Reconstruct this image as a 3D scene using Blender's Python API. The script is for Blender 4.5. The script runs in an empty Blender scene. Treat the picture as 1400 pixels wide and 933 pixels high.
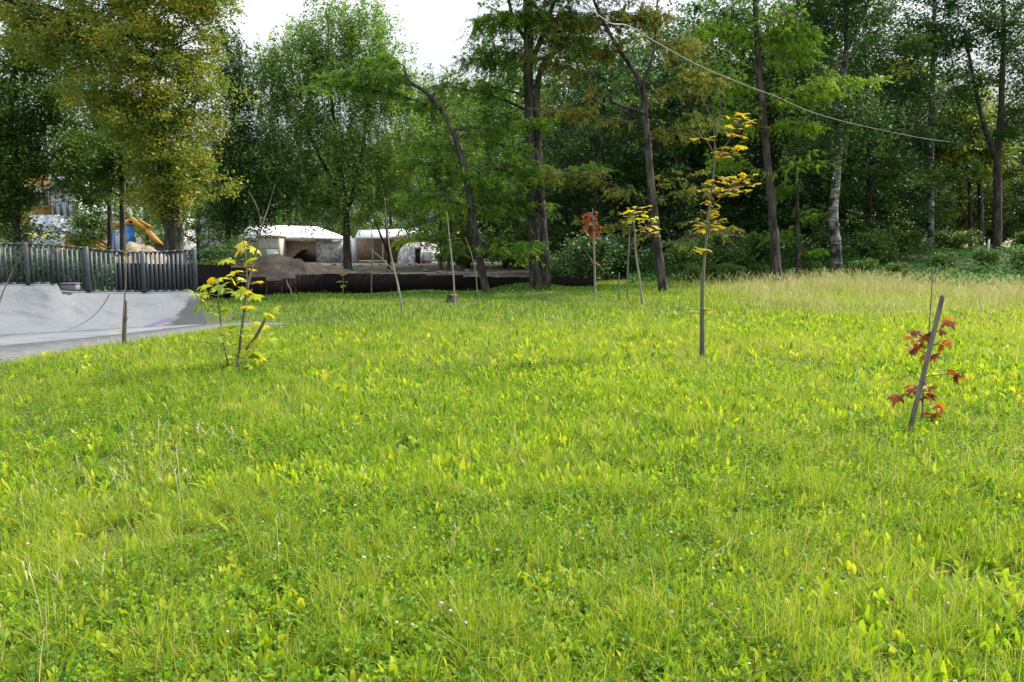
import bpy, math, random
import numpy as np
from mathutils import Vector

SC = bpy.context.scene
COL = SC.collection
R = math.radians
rng = np.random.default_rng(7)
random.seed(7)

# ------------------------------------------------------------------ camera frame helpers
F = 1000.0                     # focal length in photo pixels (photo is 1400 x 933)
PITCH = math.atan(126.5 / F)
CAMZ = 1.6
cp, sp = math.cos(PITCH), math.sin(PITCH)


def P(px, py, Y):
    """world point seen at photo pixel (px, py) standing Y metres away"""
    u, v = (px - 700) / F, (466.5 - py) / F
    dx, dy, dz = u, cp + v * sp, -sp + v * cp
    s = Y / dy
    return np.array([dx * s, Y, CAMZ + dz * s])


def G(px, py, z=0.0):
    """point of the level z seen at the photo pixel"""
    u, v = (px - 700) / F, (466.5 - py) / F
    dx, dy, dz = u, cp + v * sp, -sp + v * cp
    s = (z - CAMZ) / dz
    return np.array([dx * s, dy * s, z])


def sstep(a, b, x):
    t = np.clip((x - a) / (b - a), 0, 1)
    return t * t * (3 - 2 * t)


def ground_h(x, y):
    """height of the terrain: flat meadow, a bank rising to the wood on the right"""
    x = np.asarray(x, float)
    y = np.asarray(y, float)
    right = sstep(2, 16, x)
    h = right * (1.25 * sstep(33.5, 46, y) + 0.5 * sstep(46, 90, y))
    h = h + 0.05 * np.sin(x * 0.55 + 1.0) * np.sin(y * 0.48) * sstep(2, 6, y) * (1 - sstep(30, 40, y))
    h = h + 0.03 * np.sin(x * 1.3 + y * 0.7) * (1 - sstep(30, 40, y))
    # level ground under the path and the skate ramp
    flat = sstep(-3.2, -5.2, x + (y - 15) * 0.25) * sstep(9.0, 10.5, y) * (1 - sstep(20, 23, y))
    return h * (1 - flat)


# ------------------------------------------------------------------ mesh helpers
def mk_mesh(name, V, quads=None, tris=None, attrs=None, smooth=False):
    V = np.asarray(V, np.float32).reshape(-1, 3)
    me = bpy.data.meshes.new(name)
    nq = 0 if quads is None else len(quads)
    nt = 0 if tris is None else len(tris)
    me.vertices.add(len(V))
    me.vertices.foreach_set('co', V.ravel())
    loops = []
    starts = []
    if nq:
        loops.append(np.asarray(quads, np.int32).ravel())
        starts.append(np.arange(nq, dtype=np.int32) * 4)
    if nt:
        loops.append(np.asarray(tris, np.int32).ravel())
        starts.append(nq * 4 + np.arange(nt, dtype=np.int32) * 3)
    L = np.concatenate(loops)
    me.loops.add(len(L))
    me.loops.foreach_set('vertex_index', L)
    me.polygons.add(nq + nt)
    me.polygons.foreach_set('loop_start', np.concatenate(starts))
    if smooth:
        me.polygons.foreach_set('use_smooth', np.ones(nq + nt, bool))
    if attrs:
        for k, a in attrs.items():
            at = me.attributes.new(k, 'FLOAT', 'POINT')
            at.data.foreach_set('value', np.asarray(a, np.float32))
    me.update()
    me.validate()
    return me


def link(name, me, mat, parent=None, loc=None):
    if mat is not None:
        me.materials.append(mat)
    o = bpy.data.objects.new(name, me)
    COL.objects.link(o)
    if parent is not None:
        o.parent = parent
    if loc is not None:
        o.location = [float(c) for c in loc]
    return o


def tag(o, label=None, cat=None, group=None, kind=None):
    if label:
        o['label'] = label
    if cat:
        o['category'] = cat
    if group:
        o['group'] = group
    if kind:
        o['kind'] = kind
    return o


def empty(name, loc, label, cat, group=None):
    o = bpy.data.objects.new(name, None)
    o.empty_display_size = 0.2
    COL.objects.link(o)
    o.location = [float(c) for c in loc]
    return tag(o, label, cat, group)


class MB:
    """collects shapes and links them as one mesh"""

    def __init__(self):
        self.V, self.Q, self.T, self.n = [], [], [], 0

    def add(self, V, quads=None, tris=None):
        V = np.asarray(V, float).reshape(-1, 3)
        if quads is not None and len(quads):
            self.Q.append(np.asarray(quads, int) + self.n)
        if tris is not None and len(tris):
            self.T.append(np.asarray(tris, int) + self.n)
        self.V.append(V)
        self.n += len(V)

    def box(self, c, s, rz=0.0, bev=0.0):
        x, y, z = s[0] / 2, s[1] / 2, s[2] / 2
        if bev > 0:
            b = min(bev, x * .9, y * .9, z * .9)
            V = []
            for (zz, i) in ((-z, b), (-z + b, 0), (z - b, 0), (z, b)):
                a, d = x - i, y - i
                V += [(-a + b, -d, zz), (a - b, -d, zz), (a, -d + b, zz), (a, d - b, zz),
                      (a - b, d, zz), (-a + b, d, zz), (-a, d - b, zz), (-a, -d + b, zz)]
            Q = []
            for k in range(3):
                for j in range(8):
                    j2 = (j + 1) % 8
                    Q.append((k * 8 + j, k * 8 + j2, k * 8 + 8 + j2, k * 8 + 8 + j))
            T = []
            for j in range(1, 7):
                T.append((0, j + 1, j))
                T.append((24, 24 + j, 24 + j + 1))
        else:
            V = [(-x, -y, -z), (x, -y, -z), (x, y, -z), (-x, y, -z), (-x, -y, z), (x, -y, z), (x, y, z), (-x, y, z)]
            Q = [(0, 3, 2, 1), (4, 5, 6, 7), (0, 1, 5, 4), (1, 2, 6, 5), (2, 3, 7, 6), (3, 0, 4, 7)]
            T = None
        V = np.array(V)
        ca, sa = math.cos(rz), math.sin(rz)
        W = np.stack([V[:, 0] * ca - V[:, 1] * sa, V[:, 0] * sa + V[:, 1] * ca, V[:, 2]], 1) + np.asarray(c, float)
        self.add(W, Q, T)
        return self

    def beam(self, a, b, w, h):
        """rectangular bar from a to b"""
        a, b = np.asarray(a, float), np.asarray(b, float)
        d = (b - a) / np.linalg.norm(b - a)
        up = np.array([0, 0, 1.0]) if abs(d[2]) < .95 else np.array([0, 1.0, 0])
        s = np.cross(d, up)
        s /= np.linalg.norm(s)
        u = np.cross(s, d)
        V = []
        for p in (a, b):
            for (i, j) in ((-1, -1), (1, -1), (1, 1), (-1, 1)):
                V.append(p + s * i * w / 2 + u * j * h / 2)
        self.add(V, [(0, 1, 2, 3), (7, 6, 5, 4), (0, 4, 5, 1), (1, 5, 6, 2), (2, 6, 7, 3), (3, 7, 4, 0)])
        return self

    def tube(self, pts, rad, n=8, cap=True, wob=0.0):
        pts = np.asarray(pts, float)
        rad = np.broadcast_to(np.asarray(rad, float), (len(pts),))
        m = len(pts)
        d = np.gradient(pts, axis=0)
        d /= np.linalg.norm(d, axis=1, keepdims=True) + 1e-9
        ref = np.array([0.0, 1.0, 0.0]) if abs(d[0][1]) < .9 else np.array([1.0, 0, 0])
        a = np.linspace(0, 2 * math.pi, n, endpoint=False)
        V = np.zeros((m, n, 3))
        for i in range(m):
            s = np.cross(d[i], ref)
            s /= np.linalg.norm(s) + 1e-9
            u = np.cross(s, d[i])
            ref = np.cross(d[i], s) * -1 if False else u
            r = rad[i] * (1 + wob * rng.normal(size=n))
            V[i] = pts[i] + (np.cos(a) * r)[:, None] * s + (np.sin(a) * r)[:, None] * u
        idx = np.arange(m * n).reshape(m, n)
        q = np.stack([idx[:-1], np.roll(idx[:-1], -1, 1), np.roll(idx[1:], -1, 1), idx[1:]], -1).reshape(-1, 4)
        VV = V.reshape(-1, 3)
        T = None
        if cap:
            VV = np.vstack([VV, pts[0], pts[-1]])
            T = []
            for j in range(n):
                T.append((m * n, (j + 1) % n, j))
                T.append((m * n + 1, (m - 1) * n + j, (m - 1) * n + (j + 1) % n))
        self.add(VV, q, T)
        return self

    def prism(self, poly, y0, y1):
        """polygon in (x, z) pushed from y0 to y1"""
        n = len(poly)
        V = [(x, y0, z) for x, z in poly] + [(x, y1, z) for x, z in poly]
        Q = [(i, (i + 1) % n, n + (i + 1) % n, n + i) for i in range(n)]
        from mathutils.geometry import tessellate_polygon
        tr = tessellate_polygon([[Vector((x, z, 0)) for x, z in poly]])
        T = [tuple(t) for t in tr] + [(n + t[2], n + t[1], n + t[0]) for t in tr]
        self.add(V, Q, T)
        return self

    def build(self, name, mat, parent=None, smooth=False, origin=None, attrs=None):
        V = np.vstack(self.V)
        loc = None
        if origin is not None:
            V = V - np.asarray(origin, float)
            if parent is None:
                loc = origin
        me = mk_mesh(name, V, np.vstack(self.Q) if self.Q else None, np.vstack(self.T) if self.T else None, attrs, smooth)
        return link(name, me, mat, parent, loc)


# ------------------------------------------------------------------ materials
def new_mat(name):
    m = bpy.data.materials.new(name)
    m.use_nodes = True
    nt = m.node_tree
    nt.nodes.clear()
    out = nt.nodes.new('ShaderNodeOutputMaterial')
    return m, nt, out


def ramp(nt, stops, interp='LINEAR'):
    r = nt.nodes.new('ShaderNodeValToRGB')
    r.color_ramp.interpolation = interp
    el = r.color_ramp.elements
    while len(el) < len(stops):
        el.new(0.5)
    for e, (p, c) in zip(el, stops):
        e.position = p
        e.color = (*c, 1)
    return r


def noise(nt, scale, detail=4, rough=.6, vec=None, kind='Object'):
    n = nt.nodes.new('ShaderNodeTexNoise')
    n.inputs['Scale'].default_value = scale
    n.inputs['Detail'].default_value = detail
    n.inputs['Roughness'].default_value = rough
    if vec is None:
        tc = nt.nodes.new('ShaderNodeTexCoord')
        vec = tc.outputs[kind]
    nt.links.new(vec, n.inputs['Vector'])
    return n


def mapped(nt, scale, kind='Object', loc=(0, 0, 0)):
    tc = nt.nodes.new('ShaderNodeTexCoord')
    mp = nt.nodes.new('ShaderNodeMapping')
    mp.inputs['Scale'].default_value = scale
    mp.inputs['Location'].default_value = loc
    nt.links.new(tc.outputs[kind], mp.inputs['Vector'])
    return mp.outputs['Vector']


def mixc(nt, fac, a, b, mode='MIX'):
    m = nt.nodes.new('ShaderNodeMix')
    m.data_type = 'RGBA'
    m.blend_type = mode
    for sock, val in ((m.inputs[0], fac), (m.inputs[6], a), (m.inputs[7], b)):
        if hasattr(val, 'is_linked') or hasattr(val, 'links'):
            nt.links.new(val, sock)
        elif isinstance(val, (int, float)):
            sock.default_value = val
        else:
            sock.default_value = (*val, 1)
    return m.outputs[2]


def solid(name, stops, scale=3.0, rough=.8, bump=.0, bscale=None, stretch=(1, 1, 1), metal=0.0, detail=5):
    """noise-mottled opaque surface"""
    m, nt, out = new_mat(name)
    v = mapped(nt, stretch)
    n = noise(nt, scale, detail, .62, v)
    r = ramp(nt, stops)
    nt.links.new(n.outputs['Fac'], r.inputs[0])
    b = nt.nodes.new('ShaderNodeBsdfPrincipled')
    b.inputs['Roughness'].default_value = rough
    b.inputs['Metallic'].default_value = metal
    nt.links.new(r.outputs[0], b.inputs['Base Color'])
    if bump:
        n2 = noise(nt, bscale or scale * 3, 6, .7, v)
        bp = nt.nodes.new('ShaderNodeBump')
        bp.inputs['Strength'].default_value = bump
        bp.inputs['Distance'].default_value = .05
        nt.links.new(n2.outputs['Fac'], bp.inputs['Height'])
        nt.links.new(bp.outputs[0], b.inputs['Normal'])
    nt.links.new(b.outputs[0], out.inputs[0])
    return m


def leaf_mat(name, stops, trans=.4, tcol=(1.0, 1.0, .45), rough=.5, spec=.3, patch=None):
    """thin leaf: reflects and lets light through; hue picked per leaf by the tint attribute"""
    m, nt, out = new_mat(name)
    at = nt.nodes.new('ShaderNodeAttribute')
    at.attribute_name = 'tint'
    r = ramp(nt, stops)
    fac = at.outputs['Fac']
    if patch:
        geo = nt.nodes.new('ShaderNodeNewGeometry')
        n = noise(nt, patch[0], 3, .55, geo.outputs['Position'])
        ma = nt.nodes.new('ShaderNodeMath')
        ma.operation = 'MULTIPLY_ADD'
        nt.links.new(n.outputs['Fac'], ma.inputs[0])
        ma.inputs[1].default_value = patch[1]
        ma.inputs[2].default_value = -patch[1] * .5
        ad = nt.nodes.new('ShaderNodeMath')
        ad.use_clamp = True
        nt.links.new(ma.outputs[0], ad.inputs[0])
        nt.links.new(fac, ad.inputs[1])
        fac = ad.outputs[0]
    nt.links.new(fac, r.inputs[0])
    b = nt.nodes.new('ShaderNodeBsdfPrincipled')
    b.inputs['Roughness'].default_value = rough
    b.inputs['Specular IOR Level'].default_value = spec
    nt.links.new(r.outputs[0], b.inputs['Base Color'])
    t = nt.nodes.new('ShaderNodeBsdfTranslucent')
    tc = mixc(nt, 1.0, r.outputs[0], tcol, 'MULTIPLY')
    nt.links.new(tc, t.inputs[0])
    mx = nt.nodes.new('ShaderNodeMixShader')
    mx.inputs[0].default_value = trans
    nt.links.new(b.outputs[0], mx.inputs[1])
    nt.links.new(t.outputs[0], mx.inputs[2])
    nt.links.new(mx.outputs[0], out.inputs[0])
    return m


M = {}
M['bark_dark'] = solid('bark_dark', [(.34, (.014, .011, .009)), (.5, (.045, .038, .03)), (.68, (.10, .09, .078))], 6, .95, .8, 14, (1, 1, .25))
M['bark_larch'] = solid('bark_larch', [(.36, (.012, .010, .008)), (.5, (.05, .041, .035)), (.68, (.13, .117, .104))], 7, .95, .9, 16, (1, 1, .22))
M['bark_stick'] = solid('bark_stick', [(.3, (.09, .075, .052)), (.7, (.20, .175, .13))], 20, .85, .3, 40, (1, 1, .2))
M['bark_pale'] = solid('bark_pale', [(.3, (.15, .13, .10)), (.7, (.30, .27, .22))], 20, .85, .3, 40, (1, 1, .2))


def birch_bark():
    m, nt, out = new_mat('bark_birch')
    v = mapped(nt, (1, 1, 5.5))
    n = noise(nt, 3.2, 5, .7, v)
    r = ramp(nt, [(.40, (.02, .018, .016)), (.47, (.20, .19, .18)), (.60, (.50, .485, .46))])
    nt.links.new(n.outputs['Fac'], r.inputs[0])
    n2 = noise(nt, 1.1, 5, .7)
    r2 = ramp(nt, [(.44, (.07, .062, .052)), (.60, (1, 1, 1))])
    nt.links.new(n2.outputs['Fac'], r2.inputs[0])
    c = mixc(nt, 1.0, r.outputs[0], r2.outputs[0], 'MULTIPLY')
    b = nt.nodes.new('ShaderNodeBsdfPrincipled')
    b.inputs['Roughness'].default_value = .8
    nt.links.new(c, b.inputs['Base Color'])
    bp = nt.nodes.new('ShaderNodeBump')
    bp.inputs['Strength'].default_value = .4
    bp.inputs['Distance'].default_value = .04
    nt.links.new(n.outputs['Fac'], bp.inputs['Height'])
    nt.links.new(bp.outputs[0], b.inputs['Normal'])
    nt.links.new(b.outputs[0], out.inputs[0])
    return m


M['bark_birch'] = birch_bark()

M['leaf_poplar'] = leaf_mat('leaf_poplar', [(0, (.08, .20, .05)), (.4, (.20, .28, .05)), (.75, (.38, .36, .06)), (1, (.52, .42, .065))], .44)
M['leaf_green'] = leaf_mat('leaf_green', [(0, (.05, .11, .03)), (.5, (.10, .19, .04)), (1, (.20, .28, .05))], .4)
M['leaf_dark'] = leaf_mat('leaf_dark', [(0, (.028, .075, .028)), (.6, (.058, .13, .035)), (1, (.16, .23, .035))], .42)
M['leaf_birch'] = leaf_mat('leaf_birch', [(0, (.07, .18, .055)), (.55, (.20, .34, .085)), (1, (.44, .55, .12))], .44)
M['leaf_larch'] = leaf_mat('leaf_larch', [(0, (.07, .17, .035)), (.5, (.15, .31, .035)), (1, (.32, .50, .05))], .46)
M['leaf_larch_dull'] = leaf_mat('leaf_larch_dull', [(0, (.07, .14, .035)), (.5, (.15, .19, .035)), (1, (.32, .29, .045))], .4)
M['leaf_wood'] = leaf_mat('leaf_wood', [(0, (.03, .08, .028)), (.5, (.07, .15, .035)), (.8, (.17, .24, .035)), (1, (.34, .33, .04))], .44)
M['leaf_yellow'] = leaf_mat('leaf_yellow', [(0, (.42, .14, .015)), (.28, (.50, .32, .022)), (1, (.52, .45, .04))], .5, (1, .95, .45))
M['leaf_lime'] = leaf_mat('leaf_lime', [(0, (.26, .38, .05)), (.5, (.46, .54, .06)), (.85, (.66, .60, .06)), (1, (.70, .46, .03))], .5, (1, 1, .5))
M['leaf_rust'] = leaf_mat('leaf_rust', [(0, (.15, .05, .02)), (.5, (.36, .12, .025)), (1, (.62, .26, .03))], .52, (1, .85, .45))
M['leaf_red'] = leaf_mat('leaf_red', [(0, (.16, .04, .02)), (.6, (.30, .085, .04)), (1, (.36, .16, .06))], .4, (1, .8, .5))
M['grass'] = leaf_mat('grass', [(0, (.06, .17, .028)), (.35, (.19, .34, .024)), (.7, (.40, .50, .03)), (.9, (.56, .58, .07)), (1, (.58, .50, .24))], .5, (1.0, 1.0, .5), .5, .2, (.9, .5))
M['weed'] = leaf_mat('weed', [(0, (.06, .18, .03)), (.5, (.27, .43, .026)), (1, (.60, .62, .06))], .54, (1, 1, .4), .5, .2, (.6, .4))
M['straw'] = leaf_mat('straw', [(0, (.27, .33, .08)), (.5, (.42, .41, .16)), (1, (.64, .58, .36))], .35, (1, .95, .7), .7, .2)
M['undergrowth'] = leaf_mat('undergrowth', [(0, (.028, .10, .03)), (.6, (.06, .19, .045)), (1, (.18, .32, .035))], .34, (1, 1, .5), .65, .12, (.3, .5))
M['flower'] = solid('flower', [(.35, (.40, .30, .22)), (.6, (.62, .54, .44))], 60, .9)
M['soil'] = None


def ground_mat():
    m, nt, out = new_mat('meadow_ground')
    geo = nt.nodes.new('ShaderNodeNewGeometry')
    n = noise(nt, 9, 6, .7, geo.outputs['Position'])
    r = ramp(nt, [(.3, (.022, .030, .010)), (.5, (.05, .07, .016)), (.7, (.12, .12, .04))])
    nt.links.new(n.outputs['Fac'], r.inputs[0])
    n2 = noise(nt, .5, 4, .6, geo.outputs['Position'])
    r2 = ramp(nt, [(.42, (0, 0, 0)), (.62, (1, 1, 1))])
    nt.links.new(n2.outputs['Fac'], r2.inputs[0])
    # bare earth on the building site, beyond the sheet fence
    sx = nt.nodes.new('ShaderNodeSeparateXYZ')
    nt.links.new(geo.outputs['Position'], sx.inputs[0])
    my = nt.nodes.new('ShaderNodeMapRange')
    my.inputs[1].default_value, my.inputs[2].default_value = 30, 33
    nt.links.new(sx.outputs[1], my.inputs[0])
    mx = nt.nodes.new('ShaderNodeMapRange')
    mx.inputs[1].default_value, mx.inputs[2].default_value = 5, 1
    nt.links.new(sx.outputs[0], mx.inputs[0])
    mm = nt.nodes.new('ShaderNodeMath')
    mm.operation = 'MULTIPLY'
    nt.links.new(my.outputs[0], mm.inputs[0])
    nt.links.new(mx.outputs[0], mm.inputs[1])
    n3 = noise(nt, 1.3, 6, .7, geo.outputs['Position'])
    r3 = ramp(nt, [(.3, (.04, .032, .02)), (.55, (.09, .075, .05)), (.75, (.16, .13, .095))])
    nt.links.new(n3.outputs['Fac'], r3.inputs[0])
    c1 = mixc(nt, r2.outputs[0], r.outputs[0], (.07, .085, .022))
    c = mixc(nt, mm.outputs[0], c1, r3.outputs[0])
    b = nt.nodes.new('ShaderNodeBsdfPrincipled')
    b.inputs['Roughness'].default_value = .95
    nt.links.new(c, b.inputs['Base Color'])
    bp = nt.nodes.new('ShaderNodeBump')
    bp.inputs['Strength'].default_value = .6
    bp.inputs['Distance'].default_value = .05
    nt.links.new(n.outputs['Fac'], bp.inputs['Height'])
    nt.links.new(bp.outputs[0], b.inputs['Normal'])
    nt.links.new(b.outputs[0], out.inputs[0])
    return m


# ------------------------------------------------------------------ ground, path
def build_ground():
    def axis(a, b, fine0, fine1, step, coarse):
        left = fine0 - np.geomspace(1, fine0 - a + 1, coarse)[::-1] + 1
        mid = np.arange(fine0, fine1, step)
        right = fine1 + np.geomspace(1, b - fine1 + 1, coarse) - 1
        return np.unique(np.concatenate([left, mid, right]))
    xs = axis(-700, 700, -25, 45, .5, 26)
    ys = axis(-120, 1400, -2, 70, .5, 26)
    X, Y = np.meshgrid(xs, ys)
    Z = ground_h(X, Y)
    ny, nx = X.shape
    idx = np.arange(nx * ny).reshape(ny, nx)
    q = np.stack([idx[:-1, :-1], idx[:-1, 1:], idx[1:, 1:], idx[1:, :-1]], -1).reshape(-1, 4)
    me = mk_mesh('ground', np.stack([X, Y, Z], -1), q, smooth=True)
    return tag(link('ground', me, ground_mat()), kind='structure')


build_ground()

M['asphalt'] = solid('asphalt', [(.3, (.09, .09, .098)), (.5, (.12, .12, .128)), (.7, (.155, .155, .16))], 5, .9, .25, 60)
M['concrete'] = None

path_near = [(-420, 566), (-150, 519), (0, 494.5), (75, 482), (150, 470.5), (220, 460), (285, 450), (320, 446.5), (355, 444.3), (392, 443)]
path_far = [(-420, 520), (-150, 490), (0, 473), (75, 466), (150, 458.5), (220, 450.5), (285, 442.5), (320, 441.2), (355, 441.2), (392, 442.2)]


def sheet(name, near, far, z, mat, thick=.02):
    a = np.array([G(*p, z) for p in near])
    b = np.array([G(*p, z) for p in far])
    n = len(a)
    V = np.vstack([a, b, a - [0, 0, thick + .06], b - [0, 0, thick + .06]])
    Q = []
    for i in range(n - 1):
        Q.append((i, i + 1, n + i + 1, n + i))
        Q.append((2 * n + i, 2 * n + i + 1, i + 1, i))
        Q.append((n + i, n + i + 1, 3 * n + i + 1, 3 * n + i))
    return tag(link(name, mk_mesh(name, V, Q), mat), kind='structure')


sheet('path', path_near, path_far, .03, M['asphalt'])
apron_near = [(-420, 519), (-150, 489.3), (0, 472.3), (75, 465.4), (150, 457.9), (220, 449.9), (285, 442.2)]
apron_far = [(-420, 500), (-150, 470), (0, 455), (75, 452), (150, 447), (220, 443), (285, 440)]
PATH_POLY_X = np.array([G(*p)[0] for p in path_near])
PATH_POLY_Y = np.array([G(*p)[1] for p in path_near])


def concrete_mat(name='concrete', patch=None):
    m, nt, out = new_mat(name)
    n = noise(nt, .9, 6, .65)
    r = ramp(nt, [(.3, (.145, .158, .175)), (.55, (.172, .186, .207)), (.75, (.20, .215, .235))])
    nt.links.new(n.outputs['Fac'], r.inputs[0])
    n2 = noise(nt, 30, 4, .6)
    r2 = ramp(nt, [(.35, (.82, .82, .82)), (.6, (1, 1, 1))])
    nt.links.new(n2.outputs['Fac'], r2.inputs[0])
    c = mixc(nt, 1.0, r.outputs[0], r2.outputs[0], 'MULTIPLY')
    v = mapped(nt, (.35, 2.2, 2.2))
    n4 = noise(nt, 1.6, 6, .75, v)
    r4 = ramp(nt, [(.5, (1, 1, 1)), (.72, (.62, .58, .52))])
    nt.links.new(n4.outputs['Fac'], r4.inputs[0])
    c = mixc(nt, 1.0, c, r4.outputs[0], 'MULTIPLY')
    tcj = nt.nodes.new('ShaderNodeTexCoord')
    sj = nt.nodes.new('ShaderNodeSeparateXYZ')
    nt.links.new(tcj.outputs['Object'], sj.inputs[0])
    pj = nt.nodes.new('ShaderNodeMath')
    pj.operation = 'PINGPONG'
    pj.inputs[1].default_value = 1.15
    nt.links.new(sj.outputs[0], pj.inputs[0])
    lj = nt.nodes.new('ShaderNodeMath')
    lj.operation = 'LESS_THAN'
    lj.inputs[1].default_value = .012
    nt.links.new(pj.outputs[0], lj.inputs[0])
    c = mixc(nt, lj.outputs[0], c, (.06, .06, .065))
    if patch:
        for (ctr, rad, col, ns) in patch:
            tc = nt.nodes.new('ShaderNodeTexCoord')
            n3 = noise(nt, ns, 5, .7)
            mp = nt.nodes.new('ShaderNodeMapping')
            mp.inputs['Location'].default_value = [-ctr[i] / rad[i] for i in range(3)]
            mp.inputs['Scale'].default_value = [1 / k for k in rad]
            nt.links.new(tc.outputs['Object'], mp.inputs['Vector'])
            ln = nt.nodes.new('ShaderNodeVectorMath')
            ln.operation = 'LENGTH'
            nt.links.new(mp.outputs[0], ln.inputs[0])
            ad = nt.nodes.new('ShaderNodeMath')
            ad.operation = 'MULTIPLY_ADD'
            nt.links.new(n3.outputs['Fac'], ad.inputs[0])
            ad.inputs[1].default_value = .9
            nt.links.new(ln.outputs['Value'], ad.inputs[2])
            mr = nt.nodes.new('ShaderNodeMapRange')
            mr.inputs[1].default_value, mr.inputs[2].default_value = 1.42, 1.22
            nt.links.new(ad.outputs[0], mr.inputs[0])
            c = mixc(nt, mr.outputs[0], c, col)
    b = nt.nodes.new('ShaderNodeBsdfPrincipled')
    b.inputs['Roughness'].default_value = .75
    nt.links.new(c, b.inputs['Base Color'])
    nt.links.new(b.outputs[0], out.inputs[0])
    return m


M['concrete'] = concrete_mat()
sheet('pavement', apron_near, apron_far, .026, M['concrete'])

# ------------------------------------------------------------------ skate ramp and its picket fence
M['picket'] = solid('fence_paint', [(.3, (.024, .032, .043)), (.7, (.042, .053, .068))], 8, .5, .05)
M['purple'] = solid('purple_paint', [(.3, (.12, .08, .16)), (.7, (.20, .14, .25))], 6, .6)


def ramp_build():
    # base line (foot of the slope) and crest line in plan, from the far left to the ramp's right end
    pxs = [-420, -260, -120, -20, 60, 84, 100, 140, 180, 220, 255, 286]
    foot = [G(px, y, .03) for px, y in zip(pxs, [500, 484, 468, 459, 455, 453.8, 453, 450.5, 448, 446, 444, 442.5])]
    topz = [.86, .86, .86, .85, .845, .84, .70, .665, .63, .61, .60, .60]
    run = [2.5] * 12
    root = empty('skate_ramp', foot[5], 'pale grey concrete skate ramp with a curved face and dark paint at its right end', 'skate ramp')
    org = np.array(root.location)
    rows = []
    ns = 10
    for i in range(12):
        d = foot[min(i + 1, 11)] - foot[max(i - 1, 0)]
        nrm = np.array([-d[1], d[0], 0])
        nrm /= np.linalg.norm(nrm)
        col = []
        for k in range(ns + 1):
            t = k / ns
            a = t * R(62)
            hx = math.sin(a) / math.sin(R(62))
            hz = (1 - math.cos(a)) / (1 - math.cos(R(62)))
            col.append(foot[i] + nrm * run[i] * hx * .55 + np.array([0, 0, (topz[i] - .03) * hz]))
        for w in (.45, 1.1):      # flat deck
            col.append(col[ns] + nrm * w)
        q = col[-1].copy()
        q[2] = -.1
        col.append(q)
        rows.append(col)
    V = np.array(rows)
    n0, n1 = V.shape[:2]
    idx = np.arange(n0 * n1).reshape(n0, n1)
    # the step between the high left part and the low right part is a sharp cut: columns 5 and 6
    Q = np.stack([idx[:-1, :-1], idx[1:, :-1], idx[1:, 1:], idx[:-1, 1:]], -1).reshape(-1, 4)
    mb = MB()
    mb.add(V.reshape(-1, 3), Q)
    # right end wall
    end = V[-1]
    base = end.copy()
    base[:, 2] = -.1
    VV = np.vstack([end, base])
    m = len(end)
    mb.add(VV, [(i, i + 1, m + i + 1, m + i) for i in range(m - 1)])
    ctr = P(262, 424, 15.6) - org
    ctr2 = P(222, 437, 15.0) - org
    ctr3 = P(238, 426, 15.3) - org
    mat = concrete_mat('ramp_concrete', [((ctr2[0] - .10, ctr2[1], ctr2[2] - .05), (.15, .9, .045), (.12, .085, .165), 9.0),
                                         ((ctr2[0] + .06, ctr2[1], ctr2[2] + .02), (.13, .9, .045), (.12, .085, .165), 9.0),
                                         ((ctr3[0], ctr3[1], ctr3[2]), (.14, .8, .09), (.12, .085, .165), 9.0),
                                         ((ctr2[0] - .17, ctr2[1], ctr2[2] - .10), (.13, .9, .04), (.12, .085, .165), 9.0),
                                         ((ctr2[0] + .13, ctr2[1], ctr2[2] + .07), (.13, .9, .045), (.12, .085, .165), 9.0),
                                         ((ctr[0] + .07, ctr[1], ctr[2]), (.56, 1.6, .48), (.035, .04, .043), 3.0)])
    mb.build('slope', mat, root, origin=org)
    # purple coping block at the step
    c = V[5][ns] + np.array([.12, .1, 0])
    cb = MB().box((c[0], c[1] + .1, .80), (.30, .20, .11), .12, .01)
    cb.build('coping_block', M['concrete'], root, origin=org)
    MB().box((c[0], c[1] + .1, .879), (.32, .23, .026), .12, .006).build('coping_cap', M['purple'], root, origin=org)
    return V


RV = ramp_build()


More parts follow.
